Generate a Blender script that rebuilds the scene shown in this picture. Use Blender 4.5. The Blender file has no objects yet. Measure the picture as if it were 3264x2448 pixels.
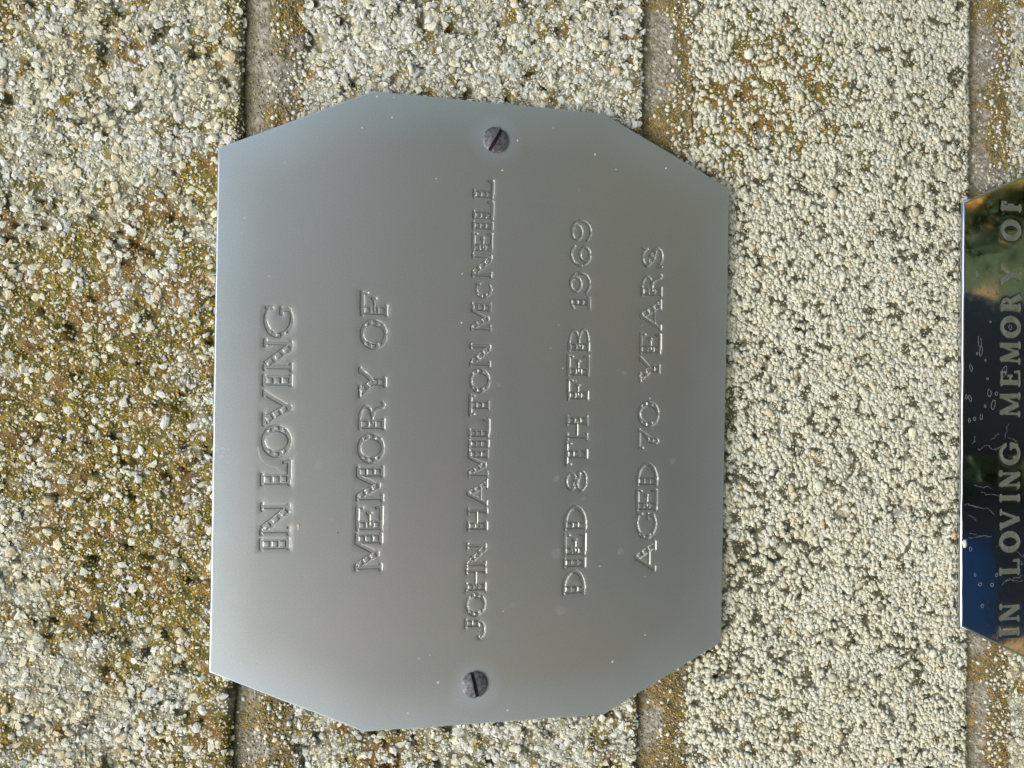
import bpy, math
import numpy as np
from mathutils import Matrix, Vector

# ------------------------------------------------------------------ camera, world, sun, exposure
SC = bpy.context.scene
COL = SC.collection
UNIT = 96.5            # millimetres per plaque height
WALL_Y = 2.3           # brick faces lie this far (mm) behind the plaque faces
H0 = 1.25              # height of the plaque's middle above the lawn, m
F_PX, CX, CY = 2700.0, 1632.0, 1224.0
POSE = dict(r=(-0.0145, -0.2265, 0.014), t=(-0.0476, 0.0525, 1.628))

def rodrigues(r):
    r = np.array(r, float); th = np.linalg.norm(r); k = r / th
    K = np.array([[0, -k[2], k[1]], [k[2], 0, -k[0]], [-k[1], k[0], 0]])
    return np.eye(3) + math.sin(th) * K + (1 - math.cos(th)) * K @ K
ROT = rodrigues(POSE['r']); TR = np.array(POSE['t'])
CAMQ = -ROT.T @ TR                      # camera in (down, left, into the wall) plaque units

def on_wall(u, v, y=0.0):
    """survey: point (x, z) in mm on the plane y mm behind the plaque face for a sighting (u, v)"""
    d = ROT.T @ np.array([(u - CX) / F_PX, (v - CY) / F_PX, 1.0])
    s = (y / UNIT - CAMQ[2]) / d[2]
    q = CAMQ + s * d
    return -q[1] * UNIT, -q[0] * UNIT

def q2w(a):
    return Vector((-a[1], a[2], -a[0]))
cam_d = bpy.data.cameras.new('camera')
cam = bpy.data.objects.new('camera', cam_d); COL.objects.link(cam)
cx_, cy_, cz_ = q2w(ROT[0]), -q2w(ROT[1]), -q2w(ROT[2])
M = Matrix((cx_, cy_, cz_)).transposed().to_4x4()
M.translation = q2w(CAMQ) * UNIT * 0.001 + Vector((0, 0, H0))
cam.matrix_world = M
cam_d.sensor_width = 36.0; cam_d.lens = F_PX / 3264.0 * 36.0
cam_d.clip_start = 0.005; cam_d.clip_end = 300.0
SC.camera = cam
CAM = M.translation.copy()

SUN_EL, SUN_AZ = 50.0, -28.0           # azimuth measured from -Y towards +X
world = bpy.data.worlds.new('World'); SC.world = world; world.use_nodes = True
wn = world.node_tree.nodes; wl = world.node_tree.links
bg = wn['Background']
sky = wn.new('ShaderNodeTexSky'); sky.sky_type = 'NISHITA'; sky.sun_disc = False
sky.sun_elevation = math.radians(SUN_EL)
sky.air_density = 1.0; sky.dust_density = 3.5; sky.ozone_density = 1.0
wl.new(sky.outputs[0], bg.inputs['Color']); bg.inputs['Strength'].default_value = 0.15
sun_d = bpy.data.lights.new('sun', 'SUN'); sun_d.energy = 0.5; sun_d.angle = math.radians(45)
sun_d.color = (1.0, 0.97, 0.88)
sun = bpy.data.objects.new('sun', sun_d); COL.objects.link(sun)
el, az = math.radians(SUN_EL), math.radians(SUN_AZ)
sdir = Vector((math.sin(az) * math.cos(el), -math.cos(az) * math.cos(el), math.sin(el)))
sun.rotation_euler = sdir.to_track_quat('Z', 'Y').to_euler()
sun.location = sdir * 5
sky.sun_rotation = math.atan2(sdir.x, sdir.y)   # Blender's sky: 0 = +Y, clockwise to +X
SC.view_settings.view_transform = 'Standard'; SC.view_settings.look = 'None'
SC.view_settings.exposure = 1.2; SC.view_settings.gamma = 1.0

rng = np.random.RandomState(7)

# ------------------------------------------------------------------ helpers
def lin(r, g, b):
    c = np.array([r, g, b], float) / 255.0
    return np.where(c <= 0.04045, c / 12.92, ((c + 0.055) / 1.055) ** 2.4)

_LAT = {}
def vnoise(x, y, scale, seed):
    """smooth value noise, 0..1; x, y in mm, scale in mm"""
    if seed not in _LAT: _LAT[seed] = np.random.RandomState(seed).rand(256, 256)
    L = _LAT[seed]
    a = x / scale + 1000.3; b = y / scale + 1000.7
    i = np.floor(a).astype(int); j = np.floor(b).astype(int)
    f = a - i; g = b - j
    f = f * f * (3 - 2 * f); g = g * g * (3 - 2 * g)
    i0, i1, j0, j1 = i & 255, (i + 1) & 255, j & 255, (j + 1) & 255
    return (L[i0, j0] * (1 - f) + L[i1, j0] * f) * (1 - g) + (L[i0, j1] * (1 - f) + L[i1, j1] * f) * g
def fbm(x, y, scale, seed, n=4):
    t = 0; a = 1.0; s = 0
    for k in range(n):
        t = t + a * vnoise(x * math.cos(k) + y * math.sin(k), -x * math.sin(k) + y * math.cos(k), scale / 2 ** k, seed + 31 * k)
        s += a; a *= 0.55
    return t / s
def sstep(a, b, x):
    t = np.clip((x - a) / (b - a), 0, 1); return t * t * (3 - 2 * t)

def props(o, label=None, category=None, group=None, kind=None):
    if label: o['label'] = label
    if category: o['category'] = category
    if group: o['group'] = group
    if kind: o['kind'] = kind
    return o
def empty(name, loc=(0, 0, 0), **kw):
    o = bpy.data.objects.new(name, None); COL.objects.link(o); o.location = loc
    o.empty_display_size = 0.02
    return props(o, **kw)
def link(name, me, mat, parent=None, **kw):
    o = bpy.data.objects.new(name, me); COL.objects.link(o)
    if mat is not None and len(me.materials) == 0: me.materials.append(mat)
    if parent is not None: o.parent = parent
    return props(o, **kw)
def fast_mesh(name, V, F, smooth=True, col=None, scale=0.001):
    """V (n,3) in mm, F (m,k) with one k"""
    V = np.asarray(V, np.float32) * scale; F = np.asarray(F, np.int32); k = F.shape[1]
    me = bpy.data.meshes.new(name)
    me.vertices.add(len(V)); me.vertices.foreach_set('co', V.ravel())
    me.loops.add(F.size); me.loops.foreach_set('vertex_index', F.ravel())
    me.polygons.add(len(F))
    me.polygons.foreach_set('loop_start', np.arange(0, F.size, k, dtype=np.int32))
    me.polygons.foreach_set('loop_total', np.full(len(F), k, np.int32))
    me.update(calc_edges=True)
    me.polygons.foreach_set('use_smooth', np.full(len(F), smooth, bool))
    if col is not None:
        a = me.color_attributes.new('Col', 'FLOAT_COLOR', 'POINT')
        c = np.ones((len(V), 4), np.float32); c[:, :3] = col
        a.data.foreach_set('color', c.ravel())
    me.update()
    return me
def poly_mesh(name, V, F, smooth=False, scale=0.001):
    me = bpy.data.meshes.new(name)
    me.from_pydata([tuple(scale * c for c in v) for v in V], [], F); me.update()
    if smooth:
        me.polygons.foreach_set('use_smooth', np.full(len(me.polygons), True, bool))
    return me
def grid_faces(nx, nz):
    i, j = np.meshgrid(np.arange(nx - 1), np.arange(nz - 1), indexing='ij')
    a = (i * nz + j).ravel()
    return np.stack([a, a + nz, a + nz + 1, a + 1], 1)   # normal towards -y

# ------------------------------------------------------------------ materials
def new_mat(name):
    m = bpy.data.materials.new(name); m.use_nodes = True
    nt = m.node_tree; return m, nt, nt.nodes['Principled BSDF']
def node(nt, typ, **kw):
    n = nt.nodes.new(typ)
    for k, v in kw.items():
        if k in n.inputs.keys() if hasattr(n.inputs, 'keys') else False: n.inputs[k].default_value = v
        else: setattr(n, k, v)
    return n
def noise(nt, vec, scale, detail=3, rough=0.55):
    n = nt.nodes.new('ShaderNodeTexNoise'); n.inputs['Scale'].default_value = scale
    n.inputs['Detail'].default_value = detail; n.inputs['Roughness'].default_value = rough
    nt.links.new(vec, n.inputs['Vector']); return n.outputs['Fac']
def rng_map(nt, val, a, b, c, d):
    n = nt.nodes.new('ShaderNodeMapRange')
    for i, x in enumerate((a, b, c, d)): n.inputs[i + 1].default_value = x
    nt.links.new(val, n.inputs[0]); return n.outputs[0]
def math_n(nt, op, a, b=None):
    n = nt.nodes.new('ShaderNodeMath'); n.operation = op
    for i, x in enumerate((a, b)):
        if x is None: continue
        if isinstance(x, (int, float)): n.inputs[i].default_value = x
        else: nt.links.new(x, n.inputs[i])
    return n.outputs[0]
def mix_col(nt, fac, a, b, blend='MIX'):
    n = nt.nodes.new('ShaderNodeMix'); n.data_type = 'RGBA'; n.blend_type = blend
    if isinstance(fac, (int, float)): n.inputs[0].default_value = fac
    else: nt.links.new(fac, n.inputs[0])
    for s, x in ((6, a), (7, b)):
        if isinstance(x, tuple): n.inputs[s].default_value = (*x, 1) if len(x) == 3 else x
        else: nt.links.new(x, n.inputs[s])
    return n.outputs[2]
def obj_coord(nt):
    return nt.nodes.new('ShaderNodeTexCoord').outputs['Object']

def stone_mat(name, bump_mm, fine=2600.0, rough=0.85, var=0.22):
    """colour comes from the per-grain attribute, the nodes add speckle and micro relief"""
    m, nt, b = new_mat(name); oc = obj_coord(nt)
    at = nt.nodes.new('ShaderNodeAttribute'); at.attribute_name = 'Col'
    n1 = noise(nt, oc, fine, 4, 0.65); n2 = noise(nt, oc, fine * 0.35, 2)
    f = math_n(nt, 'ADD', rng_map(nt, n1, 0.25, 0.75, 1 - var, 1 + var), rng_map(nt, n2, 0.3, 0.7, -0.1, 0.1))
    vm = nt.nodes.new('ShaderNodeVectorMath'); vm.operation = 'SCALE'
    nt.links.new(at.outputs['Color'], vm.inputs[0]); nt.links.new(f, vm.inputs['Scale'])
    nt.links.new(vm.outputs[0], b.inputs['Base Color'])
    b.inputs['Roughness'].default_value = rough
    bp = nt.nodes.new('ShaderNodeBump'); bp.inputs['Strength'].default_value = 0.8
    bp.inputs['Distance'].default_value = bump_mm * 0.001
    nt.links.new(n1, bp.inputs['Height']); nt.links.new(bp.outputs[0], b.inputs['Normal'])
    return m
M_BASE = stone_mat('brick_face', 0.25, 2600, var=.3)
M_GRAIN = stone_mat('aggregate', 0.16, 3800, rough=0.8, var=0.24)
M_MORT = stone_mat('mortar_face', 0.22, 3000, rough=0.9, var=0.28)

# ------------------------------------------------------------------ wall layout (mm, x right, z up, from the plaque's middle)
def zj(u, v): return on_wall(u, v, WALL_Y)[1]
PITCH = 75.7
Z_EDGE = [44.6, 44.6 - PITCH, 44.6 - 2 * PITCH, 44.6 - 3 * PITCH]    # lower edges of courses A, B, C, D
JOINT = 9.6
# bricks drawn in full: (x0, x1, z0, z1, course)
BR_H = PITCH - JOINT
FX0, FX1, FZ0, FZ1 = -88.0, 104.0, -130.0, 94.0
BRICKS = [(-92.5, 122.5, Z_EDGE[0], Z_EDGE[0] + BR_H, 'A'),
          (-205.0, 10.0, Z_EDGE[1], Z_EDGE[1] + BR_H, 'B'), (20.0, 235.0, Z_EDGE[1], Z_EDGE[1] + BR_H, 'B'),
          (-92.5, 122.5, Z_EDGE[2], Z_EDGE[2] + BR_H, 'C'),
          (-205.0, 10.0, Z_EDGE[3], Z_EDGE[3] + BR_H, 'D'), (20.0, 235.0, Z_EDGE[3], Z_EDGE[3] + BR_H, 'D')]

def blobs(x, z, lst):
    t = 0
    for (u, v, ru, rv, a) in lst:
        bx, bz = on_wall(u, v, WALL_Y)
        k = UNIT / 1640.0
        t = t + a * np.exp(-(((z - bz) / (ru * k)) ** 2 + ((x - bx) / (rv * k)) ** 2))
    return t
def moss(x, z, course):
    """how much yellow-green growth covers the stone here"""
    n = fbm(x, z, 8.0, 11, 3); n2 = fbm(x, z, 2.2, 91, 3)
    if course == 'A':
        m = 0.37 + blobs(x, z, [(380, 1400, 260, 480, .34), (80, 1150, 150, 300, .26), (430, 1850, 200, 220, .16), (150, 400, 300, 360, -.12), (560, 250, 120, 200, -.08),
                                (180, 2280, 260, 260, -.16), (650, 620, 90, 200, .15), (20, 1700, 150, 250, -.2), (680, 2250, 60, 200, .15)])
    elif course == 'B':
        m = 0.27 + blobs(x, z, [(1500, 100, 300, 100, .0), (2020, 300, 60, 200, .22), (1150, 150, 200, 120, -.06), (1200, 2400, 250, 90, .22),
                                (1950, 2400, 120, 100, .1), (1700, 2400, 200, 80, -.05)])
    elif course == 'C':
        m = 0.00 + blobs(x, z, [(2330, 330, 190, 330, .40), (2620, 250, 420, 360, .20), (2560, 130, 260, 160, .14), (2620, 380, 160, 160, .16), (2260, 2250, 150, 230, .34), (2500, 2280, 260, 150, .26),
                                (2900, 100, 200, 150, .08), (2800, 2300, 250, 150, .05), (2250, 560, 60, 60, .15)])
    else:
        m = 0.30
    return m + (n - 0.5) * 0.42 + (n2 - 0.5) * 0.80

C_MUST = [lin(194, 156, 48), lin(160, 132, 58), lin(126, 114, 64), lin(184, 138, 56), lin(150, 130, 84), lin(106, 102, 70), lin(142, 132, 76), lin(176, 152, 58), lin(94, 92, 60), lin(128, 120, 76)]
C_BED = [lin(98, 92, 42), lin(116, 106, 50), lin(82, 80, 40), lin(134, 116, 54), lin(102, 100, 62), lin(146, 124, 56), lin(74, 74, 44)]
C_GRAN = [lin(204, 170, 50), lin(190, 154, 44), lin(172, 148, 56), lin(200, 150, 48), lin(144, 134, 58), lin(124, 122, 62), lin(182, 166, 70)]
C_BROWN = [lin(168, 138, 92), lin(150, 124, 82), lin(180, 142, 80), lin(136, 118, 88), lin(190, 142, 66)]
C_CREAM = [lin(226, 222, 200), lin(214, 210, 186), lin(222, 214, 188), lin(228, 226, 214), lin(206, 200, 180), lin(212, 198, 166), lin(218, 220, 204)]
C_WHITE = [lin(226, 226, 220), lin(214, 216, 212), lin(232, 230, 222), lin(204, 206, 204), lin(222, 216, 212), lin(212, 218, 206)]
C_PINK = [lin(166, 158, 148), lin(148, 142, 130), lin(182, 176, 168), lin(130, 124, 110), lin(112, 108, 90)]
ALB = np.array([0.775, 0.795, 0.735])
def pick(lst, n, r, jit=0.10):
    a = np.array(lst)[r.randint(0, len(lst), n)]
    return a * (1 + (r.rand(n, 1) - 0.5) * 2 * jit)

def base_height(x, z, course):
    """outward relief of a brick face in mm"""
    if course in 'AD':
        h = (fbm(x, z, 7.0, 3, 4) - .5) * 1.3 + (fbm(x, z, 1.7, 5, 3) - .5) * 1.0
        pit = sstep(.64, .78, fbm(x * 1.25, z * .9, 2.6, 8, 4)); h = h - 1.3 * pit
    elif course == 'B':
        h = (fbm(x, z, 6.0, 13, 4) - .5) * 1.7 + (fbm(x, z, 1.5, 15, 3) - .5) * 0.9
        pit = sstep(.62, .76, fbm(x, z, 2.4, 18, 4)); h = h - 1.6 * pit
    else:
        h = (fbm(x, z, 8.0, 23, 3) - .5) * 0.6 + (fbm(x, z, 1.6, 25, 3) - .5) * 0.35
        pit = sstep(.68, .80, fbm(x, z, 2.6, 28, 3)); h = h - 1.2 * pit
    return h
def crack(x, z):
    dirt = blobs(x, z, [(2330, 1400, 110, 420, .10), (2350, 1950, 100, 250, .07), (2560, 1500, 200, 300, .03), (2800, 2050, 200, 60, .03)])
    return vnoise(x * 1.15, z * .85, .92, 61) * .68 + fbm(x, z, 2.3, 62, 2) * .32 + dirt
def edge_fall(x, z, b):
    x0, x1, z0, z1, c = b
    d = np.minimum(np.minimum(x - x0, x1 - x) , np.minimum((z - z0) * 1.6, (z1 - z) * .8 + .6))
    d = d + (fbm(x, z, 3.0, 41, 2) - .5) * 1.0
    return -1.1 * (1 - sstep(-0.2, 1.5, d)) - 0.35 * (1 - sstep(0, 6, (z1 - z)))
def behind_plate(x, z, m=0.0):
    return ((np.abs(x) < 52 - m) & (np.abs(z) < 38 - m)) | ((np.abs(x) < 48 - m) & (z < -109 - m) & (z > -190))

def axis(a, b, f0, f1, fine, coarse):
    pts = []
    lo, hi = max(a, f0), min(b, f1)
    if hi <= lo: return np.linspace(a, b, max(2, int((b - a) / coarse)))
    if a < lo: pts += list(np.linspace(a, lo, max(2, int((lo - a) / coarse) + 1))[:-1])
    pts += list(np.linspace(lo, hi, max(2, int((hi - lo) / fine) + 1)))
    if hi < b: pts += list(np.linspace(hi, b, max(2, int((b - hi) / coarse) + 1))[1:])
    return np.array(pts)

ICO_V = []
t_ = (1 + 5 ** .5) / 2
for a, b, c in [(-1, t_, 0), (1, t_, 0), (-1, -t_, 0), (1, -t_, 0), (0, -1, t_), (0, 1, t_), (0, -1, -t_), (0, 1, -t_), (t_, 0, -1), (t_, 0, 1), (-t_, 0, -1), (-t_, 0, 1)]:
    ICO_V.append((a, b, c))
ICO_V = np.array(ICO_V, float); ICO_V /= np.linalg.norm(ICO_V[0])
ICO_F = np.array([(0, 11, 5), (0, 5, 1), (0, 1, 7), (0, 7, 10), (0, 10, 11), (1, 5, 9), (5, 11, 4), (11, 10, 2), (10, 7, 6), (7, 1, 8),
                  (3, 9, 4), (3, 4, 2), (3, 2, 6), (3, 6, 8), (3, 8, 9), (4, 9, 5), (2, 4, 11), (6, 2, 10), (8, 6, 7), (9, 8, 1)])
OCT_V = np.array([(1, 0, 0), (-1, 0, 0), (0, 1, 0), (0, -1, 0), (0, 0, 1), (0, 0, -1)], float)
OCT_F = np.array([(0, 2, 4), (2, 1, 4), (1, 3, 4), (3, 0, 4), (2, 0, 5), (1, 2, 5), (3, 1, 5), (0, 3, 5)])
def subdiv(V, F):
    V = [tuple(v) for v in V]; idx = {}; out = []
    def mid(a, b):
        k = (min(a, b), max(a, b))
        if k not in idx:
            m = (np.array(V[a]) + np.array(V[b])); m /= np.linalg.norm(m); V.append(tuple(m)); idx[k] = len(V) - 1
        return idx[k]
    for a, b, c in F:
        ab, bc, ca = mid(a, b), mid(b, c), mid(c, a)
        out += [(a, ab, ca), (b, bc, ab), (c, ca, bc), (ab, bc, ca)]
    return np.array(V), np.array(out)
ICO2_V, ICO2_F = subdiv(ICO_V, ICO_F)

def scatter(C, R, colr, r, kind='ico', squash=0.25, jag=0.22, flat=0.58):
    """C (n,3) centres, R (n,) radii, per-grain colour -> V, F, vertex colour"""
    BV, BF = {'ico': (ICO_V, ICO_F), 'oct': (OCT_V, OCT_F), 'ico2': (ICO2_V, ICO2_F)}[kind]
    n = len(C)
    q = r.randn(n, 4); q /= np.linalg.norm(q, axis=1)[:, None]
    w, x, y, z = q.T
    Rm = np.stack([1 - 2 * (y * y + z * z), 2 * (x * y - z * w), 2 * (x * z + y * w),
                   2 * (x * y + z * w), 1 - 2 * (x * x + z * z), 2 * (y * z - x * w),
                   2 * (x * z - y * w), 2 * (y * z + x * w), 1 - 2 * (x * x + y * y)], 1).reshape(n, 3, 3)
    sc = 1 + (r.rand(n, 1, 3) - .5) * 2 * squash
    P = BV[None] * (1 + (r.rand(n, len(BV), 1) - .5) * 2 * jag) * sc * R[:, None, None]
    P = np.einsum('nij,nkj->nki', Rm, P); P[:, :, 1] *= flat; P = P + C[:, None, :]
    F = (BF[None] + (np.arange(n) * len(BV))[:, None, None]).reshape(-1, 3)
    colv = np.repeat(colr, len(BV), 0)
    return P.reshape(-1, 3), F, colv
def join(parts):
    V, F, K = [], [], []; o = 0
    for v, f, c in parts:
        V.append(v); F.append(f + o); K.append(c); o += len(v)
    return np.concatenate(V), np.concatenate(F), np.concatenate(K)
def hexpts(x0, x1, z0, z1, p, r, jit=0.45):
    nz = int((z1 - z0) / (p * .866)) + 1; nx = int((x1 - x0) / p) + 1
    j, i = np.meshgrid(np.arange(nz), np.arange(nx), indexing='ij')
    x = x0 + (i + .5 * (j & 1)) * p; z = z0 + j * p * .866
    x = x.ravel() + (r.rand(x.size) - .5) * 2 * jit * p; z = z.ravel() + (r.rand(z.size) - .5) * 2 * jit * p
    k = (x > x0) & (x < x1) & (z > z0) & (z < z1)
    return x[k], z[k]

wall = empty('brick_wall', (0, 0, H0), label='weathered pale concrete brick wall spotted with yellow moss and grey lichen', category='wall')
TRI = [0]

def make_brick(b, seed):
    x0, x1, z0, z1, c = b; r = np.random.RandomState(seed)
    g = 0.55
    xs = axis(x0, x1, FX0, FX1, g, 6.0); zs = axis(z0, z1, FZ0, FZ1, g, 6.0)
    X, Z = np.meshgrid(xs, zs, indexing='ij')
    Xj = X.copy(); Zj = Z.copy()
    Zj[:, 0] += (fbm(X[:, 0], Z[:, 0], 4.0, 55, 4) - .5) * 1.8     # ragged arrises
    Zj[:, -1] += (fbm(X[:, -1], Z[:, -1], 4.0, 56, 3) - .5) * 1.1
    h = base_height(Xj, Zj, c) + edge_fall(X, Z, b)
    V = np.stack([Xj, WALL_Y - h, Zj], -1).reshape(-1, 3)
    n = len(V); m = moss(X, Z, c).ravel()
    must = pick(C_BED, n, r, .25)
    k = sstep(.26, .50, m)[:, None]
    if c == 'C': low = pick([lin(84, 82, 62), lin(68, 66, 50), lin(100, 96, 72)], n, r, .2)
    else: low = pick([lin(140, 136, 118), lin(158, 154, 138), lin(118, 112, 88), lin(98, 92, 66), lin(126, 118, 92)], n, r, .2)
    xf, zf = X.ravel(), Z.ravel()
    if c == 'C': cr = 1 - sstep(.565, .605, crack(xf, zf))
    else: cr = .75 * sstep(.44, .54, fbm(xf, zf, 1.7, 79, 3))
    cr = (cr * (.75 + .5 * (r.rand(n) - .5)))[:, None]
    low = low * (1 - cr) + pick([lin(204, 202, 184), lin(192, 190, 174), lin(210, 206, 190)], n, r, .10) * cr
    rust = (sstep(.56, .66, fbm(xf, zf, 4.0, 87, 3)) * .45)[:, None]
    must = must * (1 - rust) + pick([lin(150, 108, 56), lin(134, 98, 54), lin(166, 122, 60)], n, r, .2) * rust
    col = (low * (1 - k) + must * k) * ALB
    F = grid_faces(len(xs), len(zs))
    # sides, 60 mm deep
    nx, nz = len(xs), len(zs); idx = np.arange(nx * nz).reshape(nx, nz)
    ring = np.concatenate([idx[:, 0], idx[-1, 1:], idx[-2::-1, -1], idx[0, -2:0:-1]])
    back = V[ring].copy(); back[:, 1] = WALL_Y + 60.0
    bi = np.arange(len(ring)) + n
    nxt = np.roll(np.arange(len(ring)), -1)
    S = np.stack([ring, bi, bi[nxt], ring[nxt]], 1)
    V = np.concatenate([V, back]); col = np.concatenate([col, col[ring]])
    me = fast_mesh('brick', V, np.concatenate([F, S]), True, col)
    TRI[0] += 2 * len(F)
    o = link('brick', me, M_BASE, wall)
    # aggregate
    wx0, wx1, wz0, wz1 = max(x0, FX0), min(x1, FX1), max(z0, FZ0), min(z1, FZ1)
    if wx1 - wx0 < 3 or wz1 - wz0 < 3: return o
    parts = []
    def put(p, lo, hi, keep, colf, sink, kind='ico', squash=.28, jag=.2, jit=.45, pw=1.5, flat=.5):
        x, z = hexpts(wx0 + .3, wx1 - .3, wz0 - .15, wz1, p, r, jit)
        ok = ~behind_plate(x, z) & keep(x, z)
        x, z = x[ok], z[ok]
        if not len(x): return
        R = lo + (hi - lo) * r.rand(len(x)) ** pw
        hh = base_height(x, z, c) + edge_fall(x, z, b)
        C = np.stack([x, WALL_Y - hh - R * .5 * (sink if np.isscalar(sink) else sink(x, z)), z], 1)
        parts.append(scatter(C, R, colf(x, z) * ALB, r, kind, squash, jag, flat)); TRI[0] += len(parts[-1][1])
    if c == 'C':
        def gap(x, z):
            return (crack(x, z) < .608) & (r.rand(len(x)) > .02 + .72 * sstep(.26, .60, moss(x, z, c)))
        def cc(x, z):
            w = fbm(x, z, 5.0, 66, 3)
            k = (sstep(.5, .6, w) * .8)[:, None] * (r.rand(len(x), 1) > .35)
            a = pick(C_CREAM, len(x), r, .04) * (1 - k) + pick(C_WHITE, len(x), r, .04) * k; a = a * .55 + lin(216, 213, 198) * .45
            tan = (r.rand(len(x)) > .985)[:, None]
            return np.where(tan, pick([lin(206, 186, 150), lin(196, 178, 150), lin(214, 188, 150)], len(x), r), a)
        put(.66, .38, .70, gap, cc, .22, 'ico', .36, .38, pw=1.2, flat=.32)
        put(.56, .16, .34, lambda x, z: (r.rand(len(x)) > .55), cc, .5, 'oct', .3, .2)
        put(5.2, .6, 1.0, lambda x, z: r.rand(len(x)) > .85, lambda x, z: pick(C_CREAM + [lin(208, 196, 172)], len(x), r, .05) * .95, .62, 'ico2', .35, .16)
    else:
        cl = lambda x, z: fbm(x, z, 3.4, 71 + ord(c), 3)
        dens = .80 if c != 'B' else .92
        bare = lambda x, z: 1 - sstep(.22, .62, moss(x, z, c) + (cl(x, z) - .5) * .5)
        def cw(x, z):
            k = (fbm(x, z, 4.5, 76, 3) > .52)[:, None] & (r.rand(len(x), 1) > .25)
            a = np.where(k, pick(C_WHITE, len(x), r, .07), pick(C_CREAM if c != 'B' else C_CREAM[:2] + C_WHITE[:4], len(x), r, .07))
            gr = (r.rand(len(x)) > .90)[:, None]
            return np.where(gr, a * .72, a)
        put(.80, .26, .72, lambda x, z: r.rand(len(x)) < dens * (.07 + .30 * (fbm(x, z, 1.8, 79, 2) > .52) + .66 * bare(x, z)), cw, .20, 'ico', .45, .40, pw=1.7, flat=.40)
        put(.50, .14, .34, lambda x, z: r.rand(len(x)) < (.30 + .30 * (fbm(x, z, 1.6, 78, 2) > .50) + .40 * bare(x, z)), cw, .40, 'oct', .4, .28)
        put(3.6, .5, .95, lambda x, z: r.rand(len(x)) < .05 + .22 * bare(x, z), lambda x, z: pick(C_CREAM + C_WHITE[:2], len(x), r, .05) * .92, .75, 'ico2', .42, .20)
    def mm(x, z): return sstep(.24 if c != 'C' else .30, .60, moss(x, z, c))
    def mc(x, z):
        k = (fbm(x, z, 4.0, 87, 3) > .60)[:, None]
        return np.where(k, pick(C_BROWN, len(x), r, .15), pick(C_GRAN, len(x), r, .15))
    put(.46, .13, .27, lambda x, z: r.rand(len(x)) < mm(x, z) * .70 + .06, mc, .35, 'oct', .15, .08)
    V, F, K = join(parts)
    link('aggregate_grains', fast_mesh('aggregate_grains', V, F, c == 'C', K), M_GRAIN, o, kind='stuff')
    return o
for i, b in enumerate(BRICKS): make_brick(b, 100 + i)

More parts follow.
